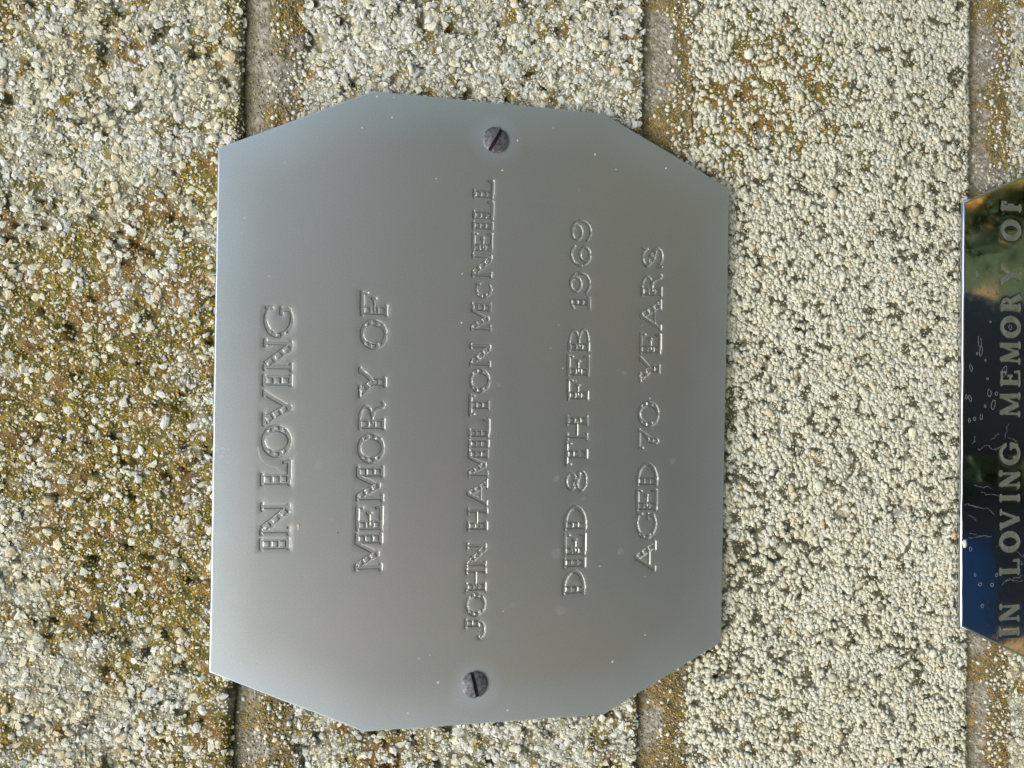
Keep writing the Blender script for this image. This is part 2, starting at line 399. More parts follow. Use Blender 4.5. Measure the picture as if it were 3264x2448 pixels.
# struck mortar joints: deep under the upper brick, sloping out to the lower one
def make_joint(ztop, seed, ochre, strong):
    r = np.random.RandomState(seed)
    zb = ztop - JOINT
    xs = axis(-205, 235, FX0, FX1, .45, 6.0); zs = np.linspace(zb - 3.0, ztop + 2.0, int((JOINT + 5) / .4))
    X, Z = np.meshgrid(xs, zs, indexing='ij')
    def height(X, Z):
        t = np.clip((ztop - Z) / JOINT, 0, 1.3)
        d = -1.9 * (1 - sstep(-.10, .70, t)) - .25
        d = d + (fbm(X, Z, 6.0, seed, 3) - .5) * .5 + (fbm(X, Z, 1.5, seed + 3, 3) - .5) * (.28 + .6 * sstep(.3, .8, t))
        return d - 2.0 * sstep(1.05, 1.3, t)
    V = np.stack([X, WALL_Y - height(X, Z), Z], -1).reshape(-1, 3); n = len(V)
    def ocm(x, z):
        t = np.clip((ztop - z) / JOINT, 0, 1.2)
        return fbm(x, z * .8, 6.0, seed + 5, 4) + .22 * sstep(.35, .7, t) - .10 + ochre(x, z) - .08 * (1 - sstep(0, .2, t))
    m = ocm(X, Z).ravel(); t = ((ztop - Z) / JOINT).ravel()
    k = .8 * sstep(.50, .62, m + .06 + (fbm(X, Z, 1.4, seed + 7, 2).ravel() - .5) * .35)[:, None]
    pk = pick(C_PINK, n, r, .12)
    ol = (1 - sstep(.05, .36, t + (fbm(X, Z, 3.0, seed + 9, 2).ravel() - .5) * .3))[:, None]     # olive algae, with the upper brick's soft shadow painted in
    pk = pk * (1 - .65 * ol) + pick([lin(112, 106, 72), lin(128, 112, 62)], n, r, .2) * .65 * ol
    oc = pick(C_BROWN + C_BED + C_BED, n, r, .18)
    col = (pk * (1 - k) + oc * k) * ALB
    o = link('mortar_joint', fast_mesh('mortar_joint', V, grid_faces(len(xs), len(zs)), True, col), M_MORT, wall)
    TRI[0] += 2 * len(xs) * len(zs)
    parts = []
    x, z = hexpts(FX0, FX1, zb - 1.0, ztop - .6, .75, r, .48)
    t = (ztop - z) / JOINT
    ok = (r.rand(len(x)) < (.10 + .80 * sstep(.30, .90, t)) * (.25 + .9 * sstep(.42, .60, fbm(x, z, 2.6, seed + 17, 3)))) & ~behind_plate(x, z); x, z = x[ok], z[ok]
    R = .16 + .36 * r.rand(len(x)) ** 2
    parts.append(scatter(np.stack([x, WALL_Y - height(x, z) - R * .25, z], 1), R, pick(C_WHITE + C_CREAM, len(x), r, .08) * ALB, r, 'ico', .35, .2))
    x, z = hexpts(FX0, FX1, zb - 1.0, ztop + .2, .50, r, .48)
    ok = (r.rand(len(x)) < .55) & ~behind_plate(x, z); x, z = x[ok], z[ok]; R = .10 + .18 * r.rand(len(x))
    parts.append(scatter(np.stack([x, WALL_Y - height(x, z) - R * .2, z], 1), R, pick(C_PINK, len(x), r, .16) * ALB, r, 'oct', .35, .2))
    x, z = hexpts(FX0, FX1, zb - 1.0, ztop - .3, .42, r, .48)
    ok = (r.rand(len(x)) < .9 * sstep(.50, .60, ocm(x, z)) + .01) & ~behind_plate(x, z); x, z = x[ok], z[ok]
    R = .10 + .14 * r.rand(len(x))
    parts.append(scatter(np.stack([x, WALL_Y - height(x, z) - R * .4, z], 1), R, pick(C_BROWN + (C_GRAN + C_MUST if strong else C_MUST[:4]), len(x), r, .15) * ALB, r, 'oct', .15, .08))
    V, F, K = join(parts); TRI[0] += len(F)
    link('sand_grains', fast_mesh('sand_grains', V, F, True, K), M_GRAIN, o, kind='stuff')
make_joint(Z_EDGE[0], 301, lambda x, z: np.where(x < -40, .16, -.02), True)
make_joint(Z_EDGE[1], 322, lambda x, z: np.where(x < -40, .06, .03), True)
make_joint(Z_EDGE[2], 343, lambda x, z: np.where(x < -30, .10, -.02), True)

# the rest of the wall, plain bricks sharing one mesh
def coarse_wall():
    m, nt, b = new_mat('plain_brick'); oc = obj_coord(nt)
    geo = nt.nodes.new('ShaderNodeNewGeometry').outputs['Position']
    n1 = noise(nt, geo, 900, 5, .7); n2 = noise(nt, geo, 90, 4, .6)
    c1 = mix_col(nt, rng_map(nt, n1, .42, .58, 0, 1), (.16, .13, .06), (.55, .53, .45))
    c2 = mix_col(nt, rng_map(nt, n2, .5, .65, 0, .6), c1, (.30, .20, .05))
    nt.links.new(c2, b.inputs['Base Color']); b.inputs['Roughness'].default_value = .9
    bp = nt.nodes.new('ShaderNodeBump'); bp.inputs['Strength'].default_value = 1; bp.inputs['Distance'].default_value = .0012
    nt.links.new(n1, bp.inputs['Height']); nt.links.new(bp.outputs[0], b.inputs['Normal'])
    w, h, d, e = 107.5, BR_H / 2, 60.0, 1.2
    V = [(sx * (w - a), y, sz * (h - a)) for (y, a) in ((0, e), (e, 0), (d, 0)) for sx, sz in ((-1, -1), (1, -1), (1, 1), (-1, 1))]
    F = [(0, 1, 2, 3), (8, 11, 10, 9)] + [(4 * k + i, 4 * k + 4 + i, 4 * k + 4 + (i + 1) % 4, 4 * k + (i + 1) % 4) for k in (0, 1) for i in range(4)]
    me = poly_mesh('plain_brick', V, F); me.materials.append(m)
    n = 0
    for row in range(-16, 9):
        zc = Z_EDGE[0] + BR_H / 2 + row * PITCH
        if zc * .001 + H0 < .03: continue
        for k in range(-5, 6):
            xc = (15.0 if row % 2 == 0 else -97.5) + k * 225.0
            fine = row in (0, -1, -2, -3)
            # running bond: even rows carry the perpends of course A
            if fine:
                xr = 15.0 if row in (0, -2) else -97.5
                xc = xr + k * 225.0
                if row in (0, -2) and k == 0: continue
                if row in (-1, -3) and k in (0, 1): continue
            o = bpy.data.objects.new('brick', me); COL.objects.link(o); o.parent = wall
            o.location = (xc * .001, WALL_Y * .001, zc * .001); n += 1
    mb = fast_mesh('mortar_bed', [(-1300, WALL_Y + 4.5, -H0 * 1000), (1300, WALL_Y + 4.5, -H0 * 1000), (1300, WALL_Y + 4.5, 700), (-1300, WALL_Y + 4.5, 700),
                             (-1300, WALL_Y + 100, -H0 * 1000), (1300, WALL_Y + 100, -H0 * 1000), (1300, WALL_Y + 100, 700), (-1300, WALL_Y + 100, 700)],
                   [(0, 1, 2, 3), (4, 7, 6, 5), (0, 4, 5, 1), (1, 5, 6, 2), (2, 6, 7, 3), (3, 7, 4, 0)], False)
    link('mortar_bed', mb, m, wall)
coarse_wall()

# ------------------------------------------------------------------ letter shapes (signed distance, cap height = 1)
def cap(x, y, x0, y0, x1, y1, r, r1=None):
    dx, dy = x1 - x0, y1 - y0; L = dx * dx + dy * dy + 1e-9
    t = np.clip(((x - x0) * dx + (y - y0) * dy) / L, 0, 1)
    rr = r if r1 is None else r + (r1 - r) * t
    return np.hypot(x - x0 - t * dx, y - y0 - t * dy) - rr
def obox(x, y, x0, y0, x1, y1, hw):
    dx, dy = x1 - x0, y1 - y0; L = math.hypot(dx, dy); ux, uy = dx / L, dy / L
    a = (x - x0) * ux + (y - y0) * uy - L / 2; b = -(x - x0) * uy + (y - y0) * ux
    qx, qy = np.abs(a) - L / 2, np.abs(b) - hw
    return np.hypot(np.maximum(qx, 0), np.maximum(qy, 0)) + np.minimum(np.maximum(qx, qy), 0)
def ell(x, y, cx, cy, a, b):
    k = np.hypot((x - cx) / a, (y - cy) / b); g = np.hypot((x - cx) / a ** 2, (y - cy) / b ** 2) + 1e-6
    return (k - 1) * k / g
def U(*a):
    d = a[0]
    for q in a[1:]: d = np.minimum(d, q)
    return d
def sub(a, *b):
    for q in b: a = np.maximum(a, -q)
    return a
def path(x, y, pts):
    d = 9.0
    for (a, b, r0), (c, e, r1) in zip(pts[:-1], pts[1:]): d = np.minimum(d, cap(x, y, a, b, c, e, r0, r1))
    return d
def arc(cx, cy, a, b, t0, t1, r0, r1=None, n=14):
    r1 = r0 if r1 is None else r1
    return [(cx + a * math.cos(math.radians(t0 + (t1 - t0) * i / n)), cy + b * math.sin(math.radians(t0 + (t1 - t0) * i / n)), r0 + (r1 - r0) * i / n) for i in range(n + 1)]
SW, TH = .165, .080      # half widths of thick and thin strokes
def wins(x, y, x0, y0, x1, y1, n=3, a=.075, b=.052, lo=.2, hi=.8):
    dx, dy = x1 - x0, y1 - y0; L = math.hypot(dx, dy); ux, uy = dx / L, dy / L; d = 9.0
    for i in range(n):
        t = lo + (hi - lo) * i / max(1, n - 1); px, py = x0 + dx * t, y0 + dy * t
        d = np.minimum(d, obox(x, y, px - ux * a, py - uy * a, px + ux * a, py + uy * a, b + .01) - .012)
    return d
def stem(x, y, c, serif=.225):
    d = U(obox(x, y, c, .05, c, .95, SW), cap(x, y, c - serif + .06, .06, c + serif - .06, .06, .062), cap(x, y, c - serif + .06, .94, c + serif - .06, .94, .062))
    return sub(d, wins(x, y, c, 0, c, 1, 3, .072, .062, .24, .76))
def thin(x, y, c, top=True, bot=True, y0=.06, y1=.94):
    d = cap(x, y, c, y0, c, y1, TH * .8)
    if bot: d = U(d, cap(x, y, c - .10, .06, c + .10, .06, .06))
    if top: d = U(d, cap(x, y, c - .10, .94, c + .10, .94, .06))
    return d
def glyph(ch, x, y, w):
    s = .225
    if ch == 'I': return stem(x, y, w / 2, w / 2)
    if ch == 'L': return U(stem(x, y, s), cap(x, y, s, .06, w - .07, .06, TH), cap(x, y, w - .07, .07, w - .09, .24, .055))
    if ch in 'EF':
        d = U(stem(x, y, s), cap(x, y, s, .94, w - .07, .94, TH), cap(x, y, w - .07, .93, w - .09, .76, .055), cap(x, y, s, .5, w * .68, .5, .05), cap(x, y, w * .70, .46, w * .70, .56, .065))
        if ch == 'E': d = U(d, cap(x, y, s, .06, w - .07, .06, TH), cap(x, y, w - .07, .07, w - .09, .24, .055))
        return d
    if ch == 'H': return U(stem(x, y, s), thin(x, y, w - .12), cap(x, y, s + .1, .5, w - .12, .5, .05))
    if ch == 'h': return U(stem(x, y, w - s), thin(x, y, .12), cap(x, y, w - s - .1, .5, .12, .5, .05))
    if ch == 'N':
        d = U(thin(x, y, .14, False, True), thin(x, y, w - .12, True, False), obox(x, y, .20, .90, w - .22, .10, .14), cap(x, y, .05, .95, .2, .95, .055), cap(x, y, w - .22, .08, w - .10, .08, .08))
        return sub(d, wins(x, y, .20, .90, w - .22, .10, 3, .09, .05, .16, .84))
    if ch == 'M':
        d = U(thin(x, y, .12, False, True), obox(x, y, .18, .90, w * .44, .22, .13), cap(x, y, .05, .95, .22, .95, .05), cap(x, y, w * .44, .2, w - .42, .86, TH), cap(x, y, w * .40, .2, w * .47, .2, .09))
        d = sub(d, wins(x, y, .18, .90, w * .44, .22, 3, .07, .045, .15, .85))
        return U(d, stem(x, y, w - .225))
    if ch == 'V':
        d = U(obox(x, y, .20, .90, w * .52, .12, .145), cap(x, y, w * .52, .12, w - .15, .9, TH), cap(x, y, .06, .94, .42, .94, .062), cap(x, y, w - .22, .94, w - .06, .94, .062), cap(x, y, w * .46, .1, w * .54, .1, .09))
        return sub(d, wins(x, y, .20, .90, w * .52, .12, 3, .075, .055, .18, .8))
    if ch == 'Y':
        d = U(obox(x, y, .22, .90, w * .52, .46, .135), obox(x, y, w * .52, .05, w * .52, .5, .14), cap(x, y, w * .52, .46, w - .14, .9, TH), cap(x, y, .06, .94, .40, .94, .062), cap(x, y, w - .2, .94, w - .06, .94, .06),
              cap(x, y, w * .52 - .15, .06, w * .52 + .15, .06, .062))
        return sub(d, wins(x, y, .22, .90, w * .52, .46, 2, .07, .05, .2, .8), wins(x, y, w * .52, .5, w * .52, .05, 2, .06, .055, .25, .7))
    if ch == 'A':
        d = U(obox(x, y, w * .46, .92, w - .24, .1, .14), cap(x, y, w * .44, .9, .14, .1, TH), cap(x, y, .06, .06, .24, .06, .06), cap(x, y, w - .42, .06, w - .06, .06, .062), cap(x, y, .24, .33, w * .62, .33, .05), cap(x, y, w * .42, .93, w * .5, .93, .07))
        return sub(d, wins(x, y, w * .46, .92, w - .24, .1, 3, .07, .05, .2, .82))
    if ch in 'O0':
        d = sub(ell(x, y, w / 2, .5, w / 2, .5), ell(x, y, w / 2, .5, w / 2 - .25, .36))
        q = 9.0
        for c0 in (.125, w - .125):
            q = U(q, obox(x, y, c0, .44, c0, .56, .05)); sx = .05 if c0 < .5 else -.05
            q = U(q, obox(x, y, c0 + sx * 1.2, .70, c0 + sx * 2, .78, .035), obox(x, y, c0 + sx * 1.2, .30, c0 + sx * 2, .22, .035))
        return sub(d, q)
    if ch in 'GCc':
        k = .8 if ch == 'c' else 1.0
        yy = y / k
        d = sub(ell(x, yy, w * .56, .5, w * .56, .5), ell(x, yy, w * .62, .5, w * .62 - .20, .37), obox(x, yy, w * .76, .5, w * 1.4, .5, .27), obox(x, yy, w - .04, .5, w + .5, .5, .7))
        d = U(d, cap(x, yy, w - .07, .72, w - .07, .90, .06))
        if ch == 'G': d = U(d, cap(x, yy, w - .12, .14, w - .12, .40, .065), cap(x, yy, w - .27, .42, w - .06, .42, .06))
        return sub(d, obox(x, yy, .11, .44, .11, .56, .045), obox(x, yy, .18, .72, .22, .78, .03), obox(x, yy, .18, .28, .22, .22, .03)) * k
    if ch == 'D':
        b = np.maximum(np.abs(ell(x, y, s + .05, .5, w - s - .12, .43)) - TH, -(x - s - .03))
        return U(stem(x, y, s), b)
    if ch == 'B':
        b1 = np.maximum(np.abs(ell(x, y, s + .1, .72, w - s - .22, .215)) - .055, -(x - s)); b2 = np.maximum(np.abs(ell(x, y, s + .1, .285, w - s - .16, .225)) - .055, -(x - s))
        return U(stem(x, y, s), b1, b2)
    if ch == 'R':
        b1 = np.maximum(np.abs(ell(x, y, s + .12, .71, w - s - .32, .235)) - .058, -(x - s))
        return U(stem(x, y, s), b1, path(x, y, [(w * .50, .48, .065), (w * .66, .42, .07), (w * .74, .28, .075), (w * .78, .12, .07), (w - .14, .06, .065), (w - .06, .12, .055)]))
    if ch == 'J':
        c0 = w - .24
        d = U(obox(x, y, c0, .3, c0, .95, SW), cap(x, y, c0 - .18, .94, c0 + .18, .94, .062), path(x, y, [(c0 + .09, .3, .07)] + arc(w * .40, .3, c0 + .06 - w * .40, .24, 0, -180, .07, .05) + [(.09, .34, .06)]))
        return sub(d, wins(x, y, c0, 0, c0, 1, 2, .065, .06, .5, .76))
    if ch == 'T':
        return U(stem(x, y, w / 2), cap(x, y, .07, .94, w - .07, .94, TH), cap(x, y, .07, .93, .09, .77, .055), cap(x, y, w - .07, .93, w - .09, .77, .055))
    if ch == 'S':
        p = arc(w * .46, .73, w * .34, .215, 20, 180, .05, .07) + [(w * .2, .63, .10), (w * .5, .5, .15), (w * .8, .37, .10)] + arc(w * .52, .27, w * .36, .215, 0, -160, .07, .05)
        d = U(path(x, y, p), cap(x, y, w * .84, .74, w * .86, .94, .05), cap(x, y, .07, .06, .07, .26, .05))
        return sub(d, wins(x, y, w * .25, .58, w * .75, .42, 2, .055, .045, .2, .8))
    if ch == '8':
        d = U(np.abs(ell(x, y, w * .48, .73, w * .34, .215)) - .055, np.abs(ell(x, y, w * .5, .27, w * .42, .215)) - .055, path(x, y, [(w * .2, .62, .08), (w * .5, .5, .13), (w * .8, .36, .08)]))
        return sub(d, wins(x, y, w * .25, .58, w * .75, .42, 2, .05, .035, .2, .8))
    if ch in '96':
        if ch == '6': x, y = w - x, 1 - y
        d = U(np.abs(ell(x, y, w * .42, .69, w * .28, .225)) - .062, path(x, y, arc(w * .45, .5, w * .44, .435, 80, -140, .062, .055, 20)))
        c0 = w - .13
        return sub(d, obox(x, y, c0 + .03, .60, c0 + .03, .68, .02))
    if ch == '1':
        c0 = w * .58
        d = U(obox(x, y, c0, .05, c0, .93, .13), cap(x, y, .1, .06, w - .06, .06, .06), cap(x, y, c0, .9, .10, .78, .06, .05))
        return sub(d, wins(x, y, c0, 0, c0, 1, 3, .06, .05, .25, .76))
    if ch == '7':
        d = U(cap(x, y, .07, .93, w - .07, .93, .062), cap(x, y, .08, .92, .09, .76, .055), path(x, y, [(w - .09, .92, .05), (w * .72, .66, .07), (w * .46, .40, .13), (w * .40, .14, .15)]))
        return sub(d, wins(x, y, w * .46, .42, w * .40, .1, 2, .06, .055, .1, .8))
    return np.full_like(x, 9.0)

# second plaque: engraved roman letters of fine double lines
def roman(ch, x, y, w):
    e = .024
    def dbl(x0, y0, x1, y1, g=.06):
        L = math.hypot(x1 - x0, y1 - y0); nx, ny = -(y1 - y0) / L * g, (x1 - x0) / L * g
        return U(cap(x, y, x0 + nx, y0 + ny, x1 + nx, y1 + ny, e), cap(x, y, x0 - nx, y0 - ny, x1 - nx, y1 - ny, e), cap(x, y, x0, y0, x1, y1, e * .8))
    one = lambda x0, y0, x1, y1: cap(x, y, x0, y0, x1, y1, e)
    ser = lambda c, yy, h=.13: one(c - h, yy, c + h, yy)
    if ch == 'I': return U(dbl(w / 2, 0, w / 2, 1), ser(w / 2, .03), ser(w / 2, .97))
    if ch == 'L': return U(dbl(.16, 0, .16, 1), ser(.16, .97), one(.05, .03, w, .03), one(w, .03, w - .02, .26))
    if ch in 'EF':
        d = U(dbl(.16, 0, .16, 1), one(.04, .97, w - .03, .97), one(w - .03, .97, w - .04, .78), one(.2, .52, w * .7, .52), one(w * .7, .42, w * .7, .62), ser(.16, .03))
        return U(d, one(.05, .03, w, .03), one(w, .03, w - .02, .24)) if ch == 'E' else d
    if ch == 'N': return U(one(.1, 0, .1, 1), one(w - .1, 0, w - .1, 1), dbl(.12, .97, w - .12, .03), ser(.1, .03, .09), ser(w - .1, .97, .09))
    if ch == 'M': return U(one(.1, 0, .14, 1), dbl(.16, .97, w / 2, .1), one(w / 2, .1, w - .18, .97), dbl(w - .14, 0, w - .16, 1, .05), ser(.1, .03, .09), ser(w - .14, .03, .12))
    if ch == 'V': return U(dbl(.12, .97, w * .52, .03), one(w * .52, .03, w - .1, .97), ser(.12, .97, .12), ser(w - .1, .97, .09))
    if ch == 'Y': return U(dbl(.12, .97, w * .5, .5), one(w * .5, .5, w - .1, .97), dbl(w * .5, 0, w * .5, .5), ser(w * .5, .03), ser(.12, .97, .12), ser(w - .1, .97, .09))
    if ch == 'O': return U(np.abs(ell(x, y, w / 2, .5, w / 2, .5)) - e, np.abs(ell(x, y, w / 2, .5, w / 2 - .09, .46)) - e, np.abs(ell(x, y, w / 2, .5, w / 2 - .17, .42)) - e * .8)
    if ch == 'G':
        d = U(np.abs(ell(x, y, w / 2, .5, w / 2, .5)) - e, np.abs(ell(x, y, w * .52, .5, w / 2 - .1, .45)) - e)
        d = sub(d, obox(x, y, w * .72, .56, w * 1.3, .56, .16))
        return U(d, dbl(w - .12, .12, w - .12, .44, .05), ser(w - .14, .45, .12))
    if ch == 'R':
        b = np.maximum(np.abs(ell(x, y, .2, .74, w - .42, .235)) - e, -(x - .2))
        return U(dbl(.16, 0, .16, 1), ser(.16, .03), ser(.12, .97, .09), b, dbl(.42, .48, w - .06, .03, .045))
    return np.full_like(x, 9.0)

# ------------------------------------------------------------------ plaques
def clip_poly(P, axis_, val, keep_less):
    out = []
    for i in range(len(P)):
        a, b = P[i], P[(i + 1) % len(P)]
        ia = (a[axis_] <= val) if keep_less else (a[axis_] >= val); ib = (b[axis_] <= val) if keep_less else (b[axis_] >= val)
        if ia: out.append(a)
        if ia != ib:
            t = (val - a[axis_]) / (b[axis_] - a[axis_])
            out.append(tuple(a[k] + t * (b[k] - a[k]) for k in (0, 1)))
    return out
def inset(P, d):
    n = len(P); out = []
    for i in range(n):
        p, c, q = np.array(P[i - 1]), np.array(P[i]), np.array(P[(i + 1) % n])
        e1 = (c - p) / np.linalg.norm(c - p); e2 = (q - c) / np.linalg.norm(q - c)
        n1 = np.array([-e1[1], e1[0]]); n2 = np.array([-e2[1], e2[0]])       # inward for counter-clockwise
        b = n1 + n2; b /= np.dot(b, n1)
        out.append(tuple(c + b * d))
    return out

def build_plaque(root, P, lines, mat, letter_mat, glyph_f, depth, wallw, thick, step, bev, edge_shade=.5):
    """P: outline (x, z) counter-clockwise seen from the front; lines: lists of (char, x0, x1, zb, zt)"""
    ib = inset(P, bev)
    V, F, SM = [], [], []
    def vid(p, y):
        V.append((p[0], y, p[1])); return len(V) - 1
    rects = []
    for ln in lines:
        x0 = min(min(l[1], l[2]) for l in ln) - .8; x1 = max(max(l[1], l[2]) for l in ln) + .8
        z0 = min(l[3] for l in ln) - .8; z1 = max(l[4] for l in ln) + .8
        rects.append((x0, x1, z0, z1))
    rects_s = sorted(rects, key=lambda q: -q[2])
    def add_poly(Q, hole=None):
        if len(Q) < 3: return
        F.append([vid(p, 0) for p in Q]); SM.append(False)
    top = 1e6
    rest = list(ib)
    for (x0, x1, z0, z1) in rects_s:
        add_poly(clip_poly(rest, 1, z1, False)); rest = clip_poly(rest, 1, z1, True)
        band = clip_poly(rest, 1, z0, False); rest = clip_poly(rest, 1, z0, True)
        add_poly(clip_poly(band, 0, x0, True)); add_poly(clip_poly(band, 0, x1, False))
    add_poly(rest)
    # rounded arris, edge and back
    prof = [(bev, 0), (bev * .62, .05), (bev * .3, .16), (bev * .08, .34), (0, .6), (0, thick)]
    loops = []
    for (d, y) in prof:
        loops.append([vid(p, y) for p in (inset(P, d) if d > 0 else P)])
    n = len(P)
    for a, b in zip(loops[:-1], loops[1:]):
        for i in range(n):
            F.append([a[i], b[i], b[(i + 1) % n], a[(i + 1) % n]]); SM.append(True)
    F.append(loops[-1][::-1]); SM.append(False)
    # inscriptions as relief
    GV, GF = [np.array(V, float)], []
    off = len(V)
    letters = []
    for ln, (x0, x1, z0, z1) in zip(lines, rects):
        xs = np.linspace(x0, x1, int((x1 - x0) / step) + 1); zs = np.linspace(z0, z1, int((z1 - z0) / step) + 1)
        X, Z = np.meshgrid(xs, zs, indexing='ij')
        best = np.full(X.shape, 9.0); who = np.zeros(X.shape, int)
        for i, (ch, a, b, zb, zt) in enumerate(ln):
            s = zt - zb; wob = 1 + .012 * math.sin(i * 2.3)
            sel = (xs > a - 1.5) & (xs < b + 1.5)
            lx = (X[sel] - a) / s; ly = (Z[sel] - zb) / s * wob
            sd = glyph_f(ch, lx, ly, (b - a) / s) * s
            cur = best[sel]; w_ = who[sel]; k = sd < cur
            cur[k] = sd[k]; w_[k] = i; best[sel] = cur; who[sel] = w_
        h = depth * np.clip(-best / wallw, 0, 1)
        h = depth * (h / depth) ** 1.0
        win = np.minimum.reduce([X - x0, x1 - X, Z - z0, z1 - Z]); win = sstep(0, .7, win)
        h = h + .05 * depth / .2 * np.exp(-np.maximum(best, 0) / .45) * win * sstep(-.01, .0, -0 * best)
        GVv = np.stack([X, h, Z], -1).reshape(-1, 3)
        f = grid_faces(len(xs), len(zs))
        inn = (best < .13).ravel()
        isl = inn[f].any(1)
        wf = who.ravel()[f[:, 0]]
        GV.append(GVv); GF.append((f[~isl] + off)); 
        for i, l in enumerate(ln):
            ff = f[isl & (wf == i)]
            if not len(ff): continue
            u, inv_ = np.unique(ff, return_inverse=True)
            bb = best.ravel()[u]
            gr = np.clip(1 - np.abs(bb + wallw * .35) / (wallw * 1.35), 0, 1)  # letter edges darkened in the colour: groove shade along with tarnish
            letters.append((l[0], GVv[u], inv_.reshape(ff.shape), (1 - edge_shade * gr)[:, None] * np.ones((1, 3))))
        off += len(GVv); TRI[0] += 2 * len(f)
    allV = np.concatenate(GV)
    quads = np.concatenate(GF) if GF else np.zeros((0, 4), int)
    used = np.unique(np.concatenate([np.arange(len(V)), quads.ravel()])); remap = -np.ones(len(allV), int); remap[used] = np.arange(len(used))
    me = bpy.data.meshes.new('plate')
    faces = [list(map(int, remap[q])) for q in F]
    me.vertices.add(len(used)); me.vertices.foreach_set('co', (allV[used] * .001).astype(np.float32).ravel())
    qd = remap[quads]
    loops_ = np.concatenate([np.array(sum(faces, []), np.int32), qd.ravel().astype(np.int32)])
    tot = np.concatenate([np.array([len(q) for q in faces], np.int32), np.full(len(qd), 4, np.int32)])
    me.loops.add(len(loops_)); me.loops.foreach_set('vertex_index', loops_)
    me.polygons.add(len(tot)); me.polygons.foreach_set('loop_total', tot)
    me.polygons.foreach_set('loop_start', np.concatenate([[0], np.cumsum(tot)[:-1]]).astype(np.int32))
    me.update(calc_edges=True)
    me.polygons.foreach_set('use_smooth', np.concatenate([np.array(SM, bool), np.full(len(qd), True)]))
    me.update()
    link('plate', me, mat, root)
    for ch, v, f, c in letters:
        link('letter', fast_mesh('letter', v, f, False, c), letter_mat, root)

CORN = [(1190, 288), (1925, 360), (2327, 600), (2300, 2048), (1925, 2280), (1160, 2335), (665, 2145), (693, 470)]
P1 = [on_wall(u, v) for u, v in CORN]                # starts at the right-hand side, goes down
P1 = P1[::-1]
def area(P): return sum(P[i - 1][0] * P[i][1] - P[i][0] * P[i - 1][1] for i in range(len(P))) / 2
if area(P1) < 0: P1 = P1[::-1]

def worn(P, seed):
    r = np.random.RandomState(seed); out = []
    for i in range(len(P)):
        a, b = np.array(P[i]), np.array(P[(i + 1) % len(P)]); L_ = np.linalg.norm(b - a); n = max(1, int(L_ / 3.5)); nn = np.array([-(b - a)[1], (b - a)[0]]) / L_
        out.append(tuple(a))
        for k in range(1, n):
            t = (k + .5 * (r.rand() - .5)) / n; out.append(tuple(a + (b - a) * t + nn * (r.rand() - .5) * .09))
    return out
def tri_half(P, c):
    """three half-plane data for the edge-distance nodes"""
    out = []
    n = len(P)
    for i in range(n):
        a, b = np.array(P[i]), np.array(P[(i + 1) % n]); e = (b - a) / np.linalg.norm(b - a)
        nrm = np.array([-e[1], e[0]]); out.append((nrm[0], nrm[1], -float(nrm @ a)))
    return out

